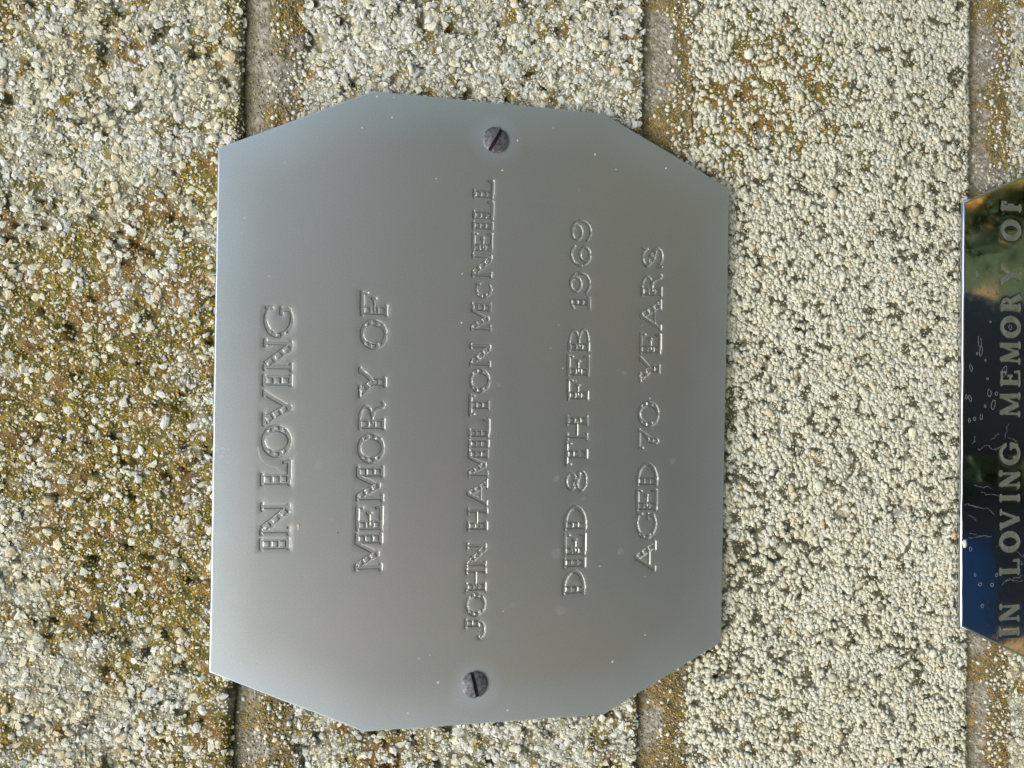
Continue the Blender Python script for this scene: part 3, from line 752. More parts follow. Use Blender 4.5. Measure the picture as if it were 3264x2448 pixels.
def satin_mat():
    m, nt, b = new_mat('satin_metal'); oc = obj_coord(nt)
    sep = nt.nodes.new('ShaderNodeSeparateXYZ'); nt.links.new(oc, sep.inputs[0])
    x, z = sep.outputs[0], sep.outputs[2]
    d = None
    for (a, c, k) in tri_half(P1, None):
        t = math_n(nt, 'ADD', math_n(nt, 'MULTIPLY', x, float(a) * 1000), math_n(nt, 'MULTIPLY', z, float(c) * 1000))
        t = math_n(nt, 'ADD', t, k)
        d = t if d is None else math_n(nt, 'MINIMUM', d, t)
    nz = noise(nt, oc, 60, 4, .6)
    d = math_n(nt, 'ADD', d, rng_map(nt, nz, .3, .7, -1.6, 1.6))
    rim = rng_map(nt, d, 0.2, 9.0, 1, 0)
    ring = None
    for (u, v) in SCREWS:
        sx, sz = on_wall(u, v)
        dx = math_n(nt, 'SUBTRACT', math_n(nt, 'MULTIPLY', x, 1000.0), sx); dz = math_n(nt, 'SUBTRACT', math_n(nt, 'MULTIPLY', z, 1000.0), sz)
        r_ = math_n(nt, 'SQRT', math_n(nt, 'ADD', math_n(nt, 'MULTIPLY', dx, dx), math_n(nt, 'MULTIPLY', dz, dz)))
        r_ = math_n(nt, 'ADD', r_, rng_map(nt, nz, .3, .7, -.7, .7))
        q = rng_map(nt, r_, 2.9, 5.4, 1, 0)
        ring = q if ring is None else math_n(nt, 'MAXIMUM', ring, q)
    n1 = noise(nt, oc, 28, 4, .6); n2 = noise(nt, oc, 5200, 2, .6); n3 = noise(nt, oc, 300, 4, .7)
    base = mix_col(nt, rng_map(nt, n1, .35, .65, 0, 1), (.54, .545, .51), (.505, .55, .505))
    base = mix_col(nt, math_n(nt, 'MULTIPLY', rim, .75), base, (.51, .595, .61))
    base = mix_col(nt, math_n(nt, 'MULTIPLY', ring, .6), base, (.62, .71, .74))
    sc = math_n(nt, 'ADD', rng_map(nt, n2, .25, .75, .84, 1.16), rng_map(nt, n3, .3, .7, -.004, .004))
    vm = nt.nodes.new('ShaderNodeVectorMath'); vm.operation = 'SCALE'
    nt.links.new(base, vm.inputs[0]); nt.links.new(sc, vm.inputs['Scale'])
    nt.links.new(vm.outputs[0], b.inputs['Base Color'])
    b.inputs['Metallic'].default_value = 0.9
    ro = math_n(nt, 'ADD', rng_map(nt, n3, .3, .7, .375, .385), math_n(nt, 'MULTIPLY', rim, .05))
    nt.links.new(ro, b.inputs['Roughness'])
    # faint rolling lines along x plus grain
    mp = nt.nodes.new('ShaderNodeMapping'); mp.inputs['Scale'].default_value = (40, 1, 1500)
    nt.links.new(oc, mp.inputs[0])
    n4 = noise(nt, mp.outputs[0], 1.0, 3, .6)
    hgt = math_n(nt, 'ADD', math_n(nt, 'MULTIPLY', n2, .6), math_n(nt, 'MULTIPLY', n4, .25))
    bp = nt.nodes.new('ShaderNodeBump'); bp.inputs['Strength'].default_value = .35; bp.inputs['Distance'].default_value = .00004
    nt.links.new(hgt, bp.inputs['Height'])
    bp2 = nt.nodes.new('ShaderNodeBump'); bp2.inputs['Strength'].default_value = .10; bp2.inputs['Distance'].default_value = .0001
    nt.links.new(noise(nt, oc, 22, 2, .4), bp2.inputs['Height']); nt.links.new(bp.outputs[0], bp2.inputs['Normal'])
    nt.links.new(bp2.outputs[0], b.inputs['Normal'])
    return m
SCREWS = [(1580, 447), (1513, 2182)]
M_SATIN = satin_mat()

M_LETTER = M_SATIN.copy(); M_LETTER.name = 'satin_metal_tarnished_shaded'  # slightly tarnished copy that also takes the painted groove shade
for _n in M_LETTER.node_tree.nodes:
    if _n.type == 'MIX' and _n.inputs[6].default_value[0] > .3 and not _n.inputs[6].is_linked:
        for _k in (6, 7): _n.inputs[_k].default_value = tuple(.97 * q for q in _n.inputs[_k].default_value[:3]) + (1,)
def shade_edges(m):  # multiplies the painted edge shade into the base colour
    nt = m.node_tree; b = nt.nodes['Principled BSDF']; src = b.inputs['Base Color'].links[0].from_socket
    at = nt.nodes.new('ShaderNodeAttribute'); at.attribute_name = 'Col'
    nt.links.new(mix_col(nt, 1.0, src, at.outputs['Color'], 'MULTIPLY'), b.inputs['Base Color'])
shade_edges(M_LETTER)
def mk_lines(spec):
    out = []
    for (va, ta, ba, vb, tb, bb, chars) in spec:
        ln = []
        for (ch, v0, v1) in chars:
            vm = (v0 + v1) / 2; k = (vm - va) / (vb - va)
            ut, ub = ta + k * (tb - ta), ba + k * (bb - ba)
            xr, zt = on_wall(ut, v0); xl, _ = on_wall(ut, v1)
            xr2, zb = on_wall(ub, v0); xl2, zb2 = on_wall(ub, v1); zt2 = on_wall(ut, v1)[1]
            mg = (.03 if len(chars) > 15 else .018) * abs(zt - zb) if ch not in 'O096G' else 0
            ln.append((ch, (xl + xl2) / 2 + mg, (xr + xr2) / 2 - mg, (zb + zb2) / 2, (zt + zt2) / 2))
        out.append(ln)
    return out
LINES1 = mk_lines([
    (1020, 840, 937, 1735, 826, 925, [('G', 975, 1078), ('N', 1081, 1185), ('I', 1191, 1235), ('V', 1239, 1361), ('O', 1353, 1459), ('L', 1464, 1551), ('N', 1602, 1708), ('I', 1713, 1756)]),
    (968, 1149, 1238, 1758, 1131, 1219, [('F', 926, 1010), ('O', 1017, 1114), ('Y', 1167, 1271), ('R', 1277, 1373), ('O', 1380, 1478), ('M', 1483, 1600), ('E', 1609, 1695), ('M', 1696, 1821)]),
    (600, 1508, 1575, 2000, 1481, 1548, [('L', 569, 636), ('L', 636, 703), ('I', 703, 735), ('E', 738, 806), ('N', 806, 888), ('c', 899, 953), ('M', 962, 1057), ('N', 1093, 1172), ('O', 1174, 1253), ('T', 1254, 1328),
                                         ('L', 1331, 1398), ('I', 1398, 1430), ('M', 1430, 1522), ('A', 1524, 1617), ('H', 1619, 1694), ('N', 1729, 1810), ('H', 1810, 1888), ('O', 1889, 1966), ('J', 1968, 2038)]),
    (735, 1818, 1888, 1856, 1794, 1866, [('9', 696, 775), ('6', 777, 854), ('9', 861, 940), ('1', 942, 992), ('B', 1045, 1123), ('E', 1129, 1202), ('F', 1206, 1278), ('h', 1322, 1402), ('T', 1406, 1488), ('8', 1495, 1570),
                                         ('D', 1611, 1692), ('E', 1697, 1774), ('I', 1775, 1812), ('D', 1815, 1897)]),
    (819, 2045, 2115, 1773, 2024, 2091, [('S', 782, 856), ('R', 867, 947), ('A', 951, 1056), ('E', 1059, 1131), ('Y', 1133, 1222), ('0', 1278, 1362), ('7', 1363, 1435), ('D', 1473, 1551), ('E', 1556, 1630), ('G', 1633, 1719), ('A', 1721, 1825)]),
])
plaque = empty('memorial_plaque', (0, 0, H0), label='dull grey satin plaque stamped JOHN HAMILTON McNEILL, fixed by two dark slotted screws', category='plaque')
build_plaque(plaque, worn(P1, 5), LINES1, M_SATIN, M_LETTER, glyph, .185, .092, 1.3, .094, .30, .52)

# screws
def screw_mat():
    m, nt, b = new_mat('dark_screw_metal'); oc = obj_coord(nt)
    n = noise(nt, oc, 1500, 5, .7); n2 = noise(nt, oc, 500, 3, .6)
    c = mix_col(nt, rng_map(nt, n, .35, .7, 0, 1), (.04, .043, .047), (.24, .25, .26))
    c = mix_col(nt, rng_map(nt, n2, .5, .7, 0, .7), c, (.065, .070, .078))
    nt.links.new(c, b.inputs['Base Color']); b.inputs['Metallic'].default_value = .6; b.inputs['Roughness'].default_value = .5
    bp = nt.nodes.new('ShaderNodeBump'); bp.inputs['Strength'].default_value = .6; bp.inputs['Distance'].default_value = .00012
    nt.links.new(n, bp.inputs['Height']); nt.links.new(bp.outputs[0], b.inputs['Normal'])
    return m
M_SCREW = screw_mat()
def slot_mat():
    m, nt, b = new_mat('grimy_slot'); oc = obj_coord(nt); n = noise(nt, oc, 2500, 4, .7)
    nt.links.new(mix_col(nt, rng_map(nt, n, .35, .65, 0, 1), (.010, .009, .009), (.045, .032, .025)), b.inputs['Base Color']); b.inputs['Roughness'].default_value = .9
    return m
M_SLOT = slot_mat()
def screw(parent, x, z, ang, R=2.42, dome=.55, half=.34, seed=1):
    """domed slotted head as a polar relief; ang = slot direction in the x-z plane"""
    c_, s_ = math.cos(ang), math.sin(ang); ns = 36
    u = np.concatenate([[-1, -1, -1], np.sin(np.linspace(-.5, .5, ns) * math.pi) * .985, [1, 1, 1]])
    drop = np.zeros(len(u)); drop[[0, -1]] = .75; drop[[1, -2]] = .16; drop[[2, -3]] = .06
    def dome_y(S, T):
        rr = np.minimum(np.hypot(S, T) / R, 1)
        return -.34 - dome * (1 - rr ** 2) ** .8 + (fbm(S + 9 * seed, T, .8, 410 + seed, 3) - .5) * .07
    VV, FF = [], []
    def strip(ts, yf, edge):
        T = np.repeat(ts[:, None], len(u), 1); S = u[None] * np.sqrt(np.maximum(R * R - T * T, 1e-6))
        Y = yf(S, T)
        if edge: Y = Y + drop[None]
        o = sum(len(v) for v in VV)
        VV.append(np.stack([x + S * c_ - T * s_, Y, z + S * s_ + T * c_], -1).reshape(-1, 3)); FF.append(grid_faces(len(ts), len(u))[:, ::-1] + o)
    strip(np.linspace(-R * .999, -half, 24), dome_y, True); strip(np.linspace(half, R * .999, 24), dome_y, True)
    uu = u
    for sg in (-1, 1):     # the two walls of the slot
        for q in (0, 1): pass
        T = np.full((4, len(u)), sg * half); S = u[None] * math.sqrt(R * R - half * half); k = np.linspace(0, 1, 4)[:, None]
        S = np.repeat(S, 4, 0); Y = dome_y(S, T) * (1 - k) - .02 * k; o = sum(len(v) for v in VV)
        VV.append(np.stack([x + S * c_ - T * s_, Y, z + S * s_ + T * c_], -1).reshape(-1, 3)); f = grid_faces(4, len(u)) + o
        FF.append(f if sg < 0 else f[:, ::-1])
    V, F = np.concatenate(VV), np.concatenate(FF)
    me = fast_mesh('screw', V, F, True); me.materials.append(M_SCREW)
    s = link('screw', me, None, parent)
    # packed dirt at the bottom of the slot
    L = R * .975; c_, s_ = math.cos(ang), math.sin(ang); hw = half * .99
    Q = [(x + a * c_ - b * s_, -.05, z + a * s_ + b * c_) for a, b in ((-L, -hw), (L, -hw), (L, hw), (-L, hw))]
    Q += [(q[0], .3, q[2]) for q in Q]
    F2 = [(0, 1, 2, 3), (4, 7, 6, 5), (0, 4, 5, 1), (1, 5, 6, 2), (2, 6, 7, 3), (3, 7, 4, 0)]
    link('slot', poly_mesh('slot', Q, F2), M_SLOT, s)
    TRI[0] += 2 * len(F)
for (u, v), (du, dv), sd in zip(SCREWS, [(72, -120), (30, 135)], (1, 2)):
    x0, z0 = on_wall(u, v); x1, z1 = on_wall(u + du, v + dv)
    screw(plaque, x0, z0, math.atan2(z1 - z0, x1 - x0), seed=sd)

# second plaque
def chrome_mat():
    m, nt, b = new_mat('polished_metal'); oc = obj_coord(nt)
    n1 = noise(nt, oc, 120, 4, .6); n2 = noise(nt, oc, 900, 5, .7)
    b.inputs['Metallic'].default_value = 1.0
    nt.links.new(mix_col(nt, rng_map(nt, n1, .4, .7, 0, .5), (.60, .64, .68), (.50, .56, .62)), b.inputs['Base Color'])
    ro = math_n(nt, 'ADD', rng_map(nt, n1, .35, .7, .02, .07), rng_map(nt, n2, .5, .75, 0, .10))
    nt.links.new(ro, b.inputs['Roughness'])
    bp = nt.nodes.new('ShaderNodeBump'); bp.inputs['Strength'].default_value = .3; bp.inputs['Distance'].default_value = .0005
    nt.links.new(noise(nt, oc, 40, 2, .4), bp.inputs['Height']); nt.links.new(bp.outputs[0], b.inputs['Normal'])
    return m
M_CHROME = chrome_mat()
def old_paint():
    m, nt, b = new_mat('tarnished_letter'); oc = obj_coord(nt); n = noise(nt, oc, 1500, 4, .7)
    nt.links.new(mix_col(nt, rng_map(nt, n, .35, .65, 0, 1), (.26, .275, .23), (.40, .42, .38)), b.inputs['Base Color'])
    b.inputs['Metallic'].default_value = .8; b.inputs['Roughness'].default_value = .4
    return m
M_TARN = old_paint()
a2, b2 = on_wall(3071, 643), on_wall(3063, 2000)
c2, d2 = on_wall(3264, 560), on_wall(3264, 2096)
def ext(a, c, dz): k = dz / (a[1] - c[1]); return (a[0] + (c[0] - a[0]) * k, a[1] - dz)
dz2 = .27 * UNIT
e2, f2 = ext(a2, c2, dz2), ext(b2, d2, dz2)
zb2 = (a2[1] + b2[1]) / 2 - UNIT
P2 = [b2, f2, (f2[0], zb2 + dz2), (b2[0], zb2), (a2[0], zb2), (e2[0], zb2 + dz2), e2, a2]
if area(P2) < 0: P2 = P2[::-1]
LINES2 = mk_lines([(700, 3193, 3252, 2015, 3187, 3247, [('F', 642, 676), ('O', 704, 765), ('Y', 847, 909), ('R', 936, 992), ('O', 1011, 1074), ('M', 1088, 1160), ('E', 1182, 1233), ('M', 1250, 1329),
                    ('G', 1413, 1479), ('N', 1500, 1556), ('I', 1579, 1596), ('V', 1623, 1688), ('O', 1697, 1758), ('L', 1784, 1835), ('N', 1924, 1982), ('I', 2006, 2025)])])
plaque2 = empty('memorial_plaque', (0, 0, H0), label='shiny mirror-polished plaque below the dull one, engraved IN LOVING MEMORY OF and spotted with limescale', category='plaque')
build_plaque(plaque2, worn(P2, 6), LINES2, M_CHROME, M_TARN, roman, .045, .05, 1.3, .095, .5)
zc2 = (a2[1] + zb2) / 2
for sx in (-1, 1): screw(plaque2, sx * .52 * UNIT + (a2[0] + b2[0]) / 2, zc2, .7 * sx, seed=5 + sx)

# limescale and dust marks
def flat_mat(name, c, rough=.8):
    m, nt, b = new_mat(name); oc = obj_coord(nt); n = noise(nt, oc, 2500, 4, .7)
    nt.links.new(mix_col(nt, rng_map(nt, n, .3, .7, 0, 1), tuple(x * .7 for x in c), c), b.inputs['Base Color']); b.inputs['Roughness'].default_value = rough
    return m
M_LIME = flat_mat('limescale', (.24, .28, .29))
def ring_pts(cx, cz, a, b, rot, w, r, n=22, gap=0.0, y=-.012):
    th = np.linspace(0, 2 * math.pi * (1 - gap), n); wob = 1 + (r.rand(n) - .5) * .22
    wob[-1] = wob[0] if gap == 0 else wob[-1]
    V = []
    for k, s in ((0, -1), (1, 1)):
        ww = w * (.6 + .8 * r.rand(n)) / 2 if k else w / 2
        X = (a * wob + s * ww) * np.cos(th); Z = (b * wob + s * ww) * np.sin(th)
        V.append(np.stack([cx + X * math.cos(rot) - Z * math.sin(rot), np.full(n, y), cz + X * math.sin(rot) + Z * math.cos(rot)], 1))
    V = np.concatenate(V); i = np.arange(n - 1)
    F = np.stack([i, i + n, i + n + 1, i + 1], 1)
    Vb = V.copy(); Vb[:, 1] = y + .008
    return np.concatenate([V, Vb]), np.concatenate([F, F[:, ::-1] + len(V)])
def squiggle(pts, w, r, y=-.012):
    P = np.array([on_wall(*p) for p in pts]); n = len(P)
    t = np.gradient(P, axis=0); t /= np.linalg.norm(t, axis=1)[:, None] + 1e-9; nn = np.stack([-t[:, 1], t[:, 0]], 1)
    ww = (w * (.4 + .9 * r.rand(n)))[:, None] / 2
    A, B = P + nn * ww, P - nn * ww
    V = np.array([(p[0], y, p[1]) for p in A] + [(p[0], y, p[1]) for p in B]); i = np.arange(n - 1)
    F = np.stack([i, i + 1, i + n + 1, i + n], 1)
    Vb = V.copy(); Vb[:, 1] = y + .008
    return np.concatenate([V, Vb]), np.concatenate([F, F[:, ::-1] + len(V)])
def merge(L):
    V, F = [], []; o = 0
    for v, f in L: V.append(v); F.append(f + o); o += len(v)
    return np.concatenate(V), np.concatenate(F)
r = np.random.RandomState(44); K = UNIT / 1640
L = []
for (u, v, a, b, rot) in [(3115, 874, 9, 4, 0), (3123, 1090, 20, 7, .1), (3127, 1120, 18, 6, -.1), (3115, 1127, 5, 3, 0), (3095, 1172, 14, 5, .2), (3201, 1185, 22, 9, -.35), (3154, 1253, 13, 8, 0), (3166, 1290, 18, 8, -.2),
                          (3140, 1295, 5, 4, 0), (3220, 1043, 9, 6, 0), (3128, 1329, 10, 5, 0), (3106, 1335, 6, 5, 0), (3176, 1255, 6, 5, 0), (3148, 1207, 4, 4, 0), (3124, 1863, 6, 6, 0), (3162, 1864, 6, 6, 0), (3131, 1931, 6, 5, 0),
                          (3108, 1832, 6, 4, 0), (3177, 1833, 6, 5, 0), (3092, 1270, 12, 5, .4), (3080, 1265, 8, 4, 0), (3090, 1340, 8, 4, 0), (3141, 1148, 4, 3, 0), (3157, 1026, 3, 3, 0), (3094, 1750, 8, 5, 0)]:
    x, z = on_wall(u, v); L.append(ring_pts(x, z, a * K, b * K, rot, .08, r, gap=.12 if r.rand() > .6 else 0))
def wander(u0, v0, u1, v1, amp, n=16):
    k = np.linspace(0, 1, n); du = np.cumsum(r.randn(n)) * amp / 2; dv = np.cumsum(r.randn(n)) * amp / 2
    du -= k * du[-1]; dv -= k * dv[-1]
    return list(zip(u0 + (u1 - u0) * k + du, v0 + (v1 - v0) * k + dv))
for (a, b, c, d, amp) in [(3120, 1430, 3190, 1420, 7), (3170, 1440, 3195, 1420, 5), (3160, 1400, 3185, 1382, 3), (3212, 1352, 3205, 1400, 4), (3215, 1395, 3243, 1405, 4), (3100, 1415, 3108, 1390, 4), (3068, 1615, 3120, 1612, 5),
                          (3085, 1712, 3160, 1708, 5), (3095, 1700, 3150, 1712, 6), (3100, 1612, 3170, 1640, 6), (3190, 1868, 3262, 1850, 6), (3200, 1850, 3262, 1835, 7), (3240, 1760, 3264, 1775, 5), (3250, 1780, 3262, 1800, 5),
                          (3085, 1640, 3110, 1660, 6), (3130, 1570, 3185, 1580, 5), (3110, 1540, 3165, 1560, 6), (3190, 1700, 3175, 1745, 5)]:
    L.append(squiggle(wander(a, b, c, d, amp), .05, r))
V, F = merge(L); link('limescale_marks', fast_mesh('limescale_marks', V, F, False), M_LIME, plaque2, kind='stuff')
# bird-dropping chip on the upper edge
cxz = on_wall(3075, 1732)
pts = []
for i in range(14):
    t = 2 * math.pi * i / 14; R_ = (.55 + .35 * r.rand())
    pts.append((cxz[0] + 1.1 * R_ * math.cos(t), cxz[1] + .75 * R_ * math.sin(t)))
V = [(cxz[0], -.28, cxz[1])] + [(p[0], -.10, p[1]) for p in pts] + [(p[0], .1, p[1]) for p in pts]
F = [(0, 1 + i, 1 + (i + 1) % 14) for i in range(14)] + [(1 + i, 15 + i, 15 + (i + 1) % 14, 1 + (i + 1) % 14) for i in range(14)]
link('dried_dropping', poly_mesh('dried_dropping', V, F, True), flat_mat('dropping', (.72, .71, .62)), plaque2)

L = []
M_DUST = flat_mat('dust', (.50, .52, .50))
def disc(cx, cz, a, r, n=9, y=-.03):
    th = np.arange(n) / n * 2 * math.pi; rr = a * (.8 + .4 * r.rand(n))
    V = np.concatenate([[(cx, y, cz)], np.stack([cx + rr * np.cos(th), np.full(n, y + .02), cz + rr * np.sin(th)], 1), np.stack([cx + rr * np.cos(th), np.full(n, .02), cz + rr * np.sin(th)], 1)])
    i = np.arange(n); j = (i + 1) % n
    return V, np.concatenate([np.stack([np.zeros(n, int), 1 + i, 1 + j], 1), np.stack([1 + i, 1 + n + i, 1 + n + j], 1), np.stack([1 + i, 1 + n + j, 1 + j], 1)])
for (u, v, a) in [(1202, 308, 5), (1250, 374, 5), (1155, 407, 5), (1256, 310, 4), (1650, 448, 5), (1601, 543, 5), (1897, 492, 6), (1764, 407, 4), (2123, 536, 5), (1964, 540, 4), (1390, 570, 5), (1019, 243 + 400, 3), (955, 740, 4), (910, 520, 4),
                  (780, 695, 4), (772, 742, 4), (868, 1104, 4), (880, 1145, 4), (701, 830, 5), (858, 880, 4), (1396, 2175, 7), (1952, 2109, 7), (1619, 2264, 6), (2056, 2024, 5), (2056, 1837, 4), (1371, 2088, 5), (1337, 2100, 4), (1181, 2108, 4),
                  (1604, 1948, 4), (1788, 2280, 5), (1300, 2273, 5), (843, 2063, 4), (818, 2115, 4), (1019, 1862, 4), (973, 1838, 4), (1912, 1805, 4), (1500, 2252, 4), (1838, 1213, 4), (1795, 1174, 4), (2072, 1270, 4), (1698, 1168, 3),
                  (1471, 1028, 5), (1473, 873, 5), (725, 1475, 5), (1066, 1535, 3), (960, 500, 3), (1820, 1500, 3), (2040, 700, 3), (1700, 2230, 4), (2110, 2180, 3), (1250, 1100, 3), (1350, 1800, 3), (790, 1890, 4), (1050, 2040, 3)]:
    x, z = on_wall(u, v); L.append(disc(x, z, a * K * .55, r))
for _ in range(70):
    u, v = 720 + 1560 * r.rand(), 420 + 1800 * r.rand(); x, z = on_wall(u, v)
    if abs(x) < 52 and abs(z) < 40: L.append(disc(x, z, .05 + .05 * r.rand(), r))
V, F = merge(L); link('dust_specks', fast_mesh('dust_specks', V, F, False), M_DUST, plaque, kind='stuff')

# ghosted water marks on the dull plate: thin, partly see-through films of scale
def film(name, alpha, c):
    m, nt, b = new_mat(name); oc = obj_coord(nt); n = noise(nt, oc, 900, 5, .7)
    b.inputs['Base Color'].default_value = (*c, 1); b.inputs['Roughness'].default_value = .8
    nt.links.new(rng_map(nt, n, .3, .7, alpha * .3, alpha * 1.3), b.inputs['Alpha'])
    return m
M_FILM = film('scale_film', .32, (.55, .6, .6)); M_FILM2 = film('scale_film_faint', .07, (.6, .62, .62))
for q in ([(822, 1425), (826, 1450), (835, 1468), (850, 1480), (868, 1487), (885, 1492), (893, 1500)], [(949, 1440), (940, 1455), (936, 1462), (930, 1470)],
          [(690, 1428), (708, 1425), (725, 1428), (735, 1440), (732, 1452), (718, 1455), (705, 1450), (695, 1462), (690, 1465)]):
    v_, f_ = squiggle(q, .28, r); link('water_mark', fast_mesh('water_mark', v_, f_[:len(f_) // 2], False), M_FILM, plaque)
for (u, v, a) in [(1016, 1484, 15), (1773, 1767, 18), (1785, 1945, 17), (1978, 1758, 12), (1775, 1525, 11), (1634, 1930, 10), (1590, 1228, 9), (1990, 1190, 9), (2145, 1470, 11), (1055, 1655, 9), (1860, 1590, 9), (1230, 1640, 10), (716, 1440, 10)]:
    x, z = on_wall(u, v); v_, f_ = disc(x, z, a * K, r, 16, -.012); v_[:, 1] = -.012
    link('water_mark', fast_mesh('water_mark', v_, f_[:16], False), M_FILM2, plaque)
for a, b, c, d in [(905, 2029, 936, 2034), (860, 2040, 880, 2030), (1600, 650, 1900, 668), (1560, 470, 1660, 380), (2010, 1390, 2200, 1400), (760, 1560, 830, 1552), (1300, 2150, 1500, 2240), (1960, 600, 1930, 640), (1120, 900, 1380, 930), (1580, 2050, 1800, 2010)]:
    v_, f_ = squiggle(wander(a, b, c, d, 1.2, 10), .07, r); link('scratch', fast_mesh('scratch', v_, f_[:len(f_) // 2], False), M_FILM2, plaque)
# straw fleck and two dark grit crumbs
x, z = on_wall(951, 1680)
link('straw_fleck', poly_mesh('straw_fleck', [(x - .75, -.03, z), (x + .1, -.14, z - .22), (x + .62, -.08, z - .05), (x + .62, -.08, z + .1), (x + .1, -.14, z + .25), (x, .01, z)],
     [(0, 1, 4), (1, 2, 3, 4), (0, 5, 1), (0, 4, 5), (1, 5, 2), (3, 5, 4), (2, 5, 3)]), flat_mat('straw', (.62, .50, .28)), plaque)
for (u, v, R_) in [(2057, 849, .27), (1077, 1698, .15)]:
    x, z = on_wall(u, v); v_, f_, _ = scatter(np.array([(x, -.05, z)]), np.array([R_]), np.zeros((1, 3)), r, 'ico', .4, .3)
    link('grit_crumb', fast_mesh('grit_crumb', v_, f_, False), flat_mat('grit', (.03, .03, .03)), plaque)

# ------------------------------------------------------------------ what the polished plate mirrors: lawn, hedge, the photographer and phone
def lawn():
    m, nt, b = new_mat('lawn'); oc = obj_coord(nt)
    n1 = noise(nt, oc, 60, 4, .7); n2 = noise(nt, oc, 2.2, 4, .6); n3 = noise(nt, oc, 7, 3, .6)
    c = mix_col(nt, rng_map(nt, n1, .35, .65, 0, 1), (.03, .05, .014), (.085, .115, .035))
    c = mix_col(nt, rng_map(nt, n2, .4, .65, 0, .6), c, (.11, .115, .045))
    c = mix_col(nt, rng_map(nt, n3, .64, .66, 0, 1), c, (.55, .32, .10))
    nt.links.new(c, b.inputs['Base Color']); b.inputs['Roughness'].default_value = .9
    S = 60000; n = 13; g = np.linspace(-S, S, n); X, Y = np.meshgrid(g, g, indexing='ij')
    me = fast_mesh('lawn', np.stack([X, Y, 0 * X], -1).reshape(-1, 3), grid_faces(n, n)[:, ::1], False)
    link('lawn', me, m, None, kind='structure')
lawn()

def leaves():
    r = np.random.RandomState(21); m = flat_mat('dry_leaf', (.62, .36, .10)); V = []; F = []
    for k in range(170):
        x, y = -600 + 1900 * r.rand(), -900 - 1500 * r.rand(); L_ = 22 + 30 * r.rand(); a = r.rand() * 6.28; t = 8 + 16 * r.rand()
        c_, s_ = math.cos(a), math.sin(a); o = len(V)
        for (u, v, h) in ((-L_, 0, 2), (0, -L_ * .45, 4), (L_, 0, t), (0, L_ * .45, t * .6), (0, 0, t * .3)): V.append((x + u * c_ - v * s_, y + u * s_ + v * c_, h + 3))
        F += [(o, o + 1, o + 4), (o + 1, o + 2, o + 4), (o + 2, o + 3, o + 4), (o + 3, o, o + 4)]
    link('fallen_leaves', poly_mesh('fallen_leaves', V, F), m, None, kind='stuff')
leaves()
def hedge():
    m, nt, b = new_mat('hedge_leaf')
    at = nt.nodes.new('ShaderNodeAttribute'); at.attribute_name = 'Col'; nt.links.new(at.outputs['Color'], b.inputs['Base Color']); b.inputs['Roughness'].default_value = .6
    r = np.random.RandomState(9); n = 9000
    x = (r.rand(n) - .5) * 14; zz = r.rand(n) * 2.3; yy = -6.5 + (r.rand(n) - .5) * 1.2
    zz *= .85 + .3 * vnoise(x * 1000, 0 * x, 900, 77)
    C = np.stack([x, yy, zz], 1) * 1000
    A = r.randn(n, 3); A /= np.linalg.norm(A, axis=1)[:, None]; B = np.cross(A, r.randn(n, 3)); B /= np.linalg.norm(B, axis=1)[:, None]
    s = (70 + 60 * r.rand(n))[:, None]
    V = np.stack([C - A * s, C + B * s * .5, C + A * s, C - B * s * .5], 1).reshape(-1, 3); F = np.arange(4 * n).reshape(n, 4)
    col = np.repeat(pick([(.05, .09, .02), (.09, .14, .03), (.12, .15, .04)], n, r, .3), 4, 0)
    h = empty('hedge', (0, 0, 0), label='clipped green hedge across the lawn facing the wall', category='hedge')
    link('foliage', fast_mesh('foliage', V, F, False, col), m, h, kind='stuff')
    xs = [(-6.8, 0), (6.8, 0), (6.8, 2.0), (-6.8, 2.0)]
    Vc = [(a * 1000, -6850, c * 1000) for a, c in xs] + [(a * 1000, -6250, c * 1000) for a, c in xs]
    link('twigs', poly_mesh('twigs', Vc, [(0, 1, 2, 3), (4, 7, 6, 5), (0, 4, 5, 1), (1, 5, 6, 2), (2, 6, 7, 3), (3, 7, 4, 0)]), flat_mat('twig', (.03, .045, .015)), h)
hedge()
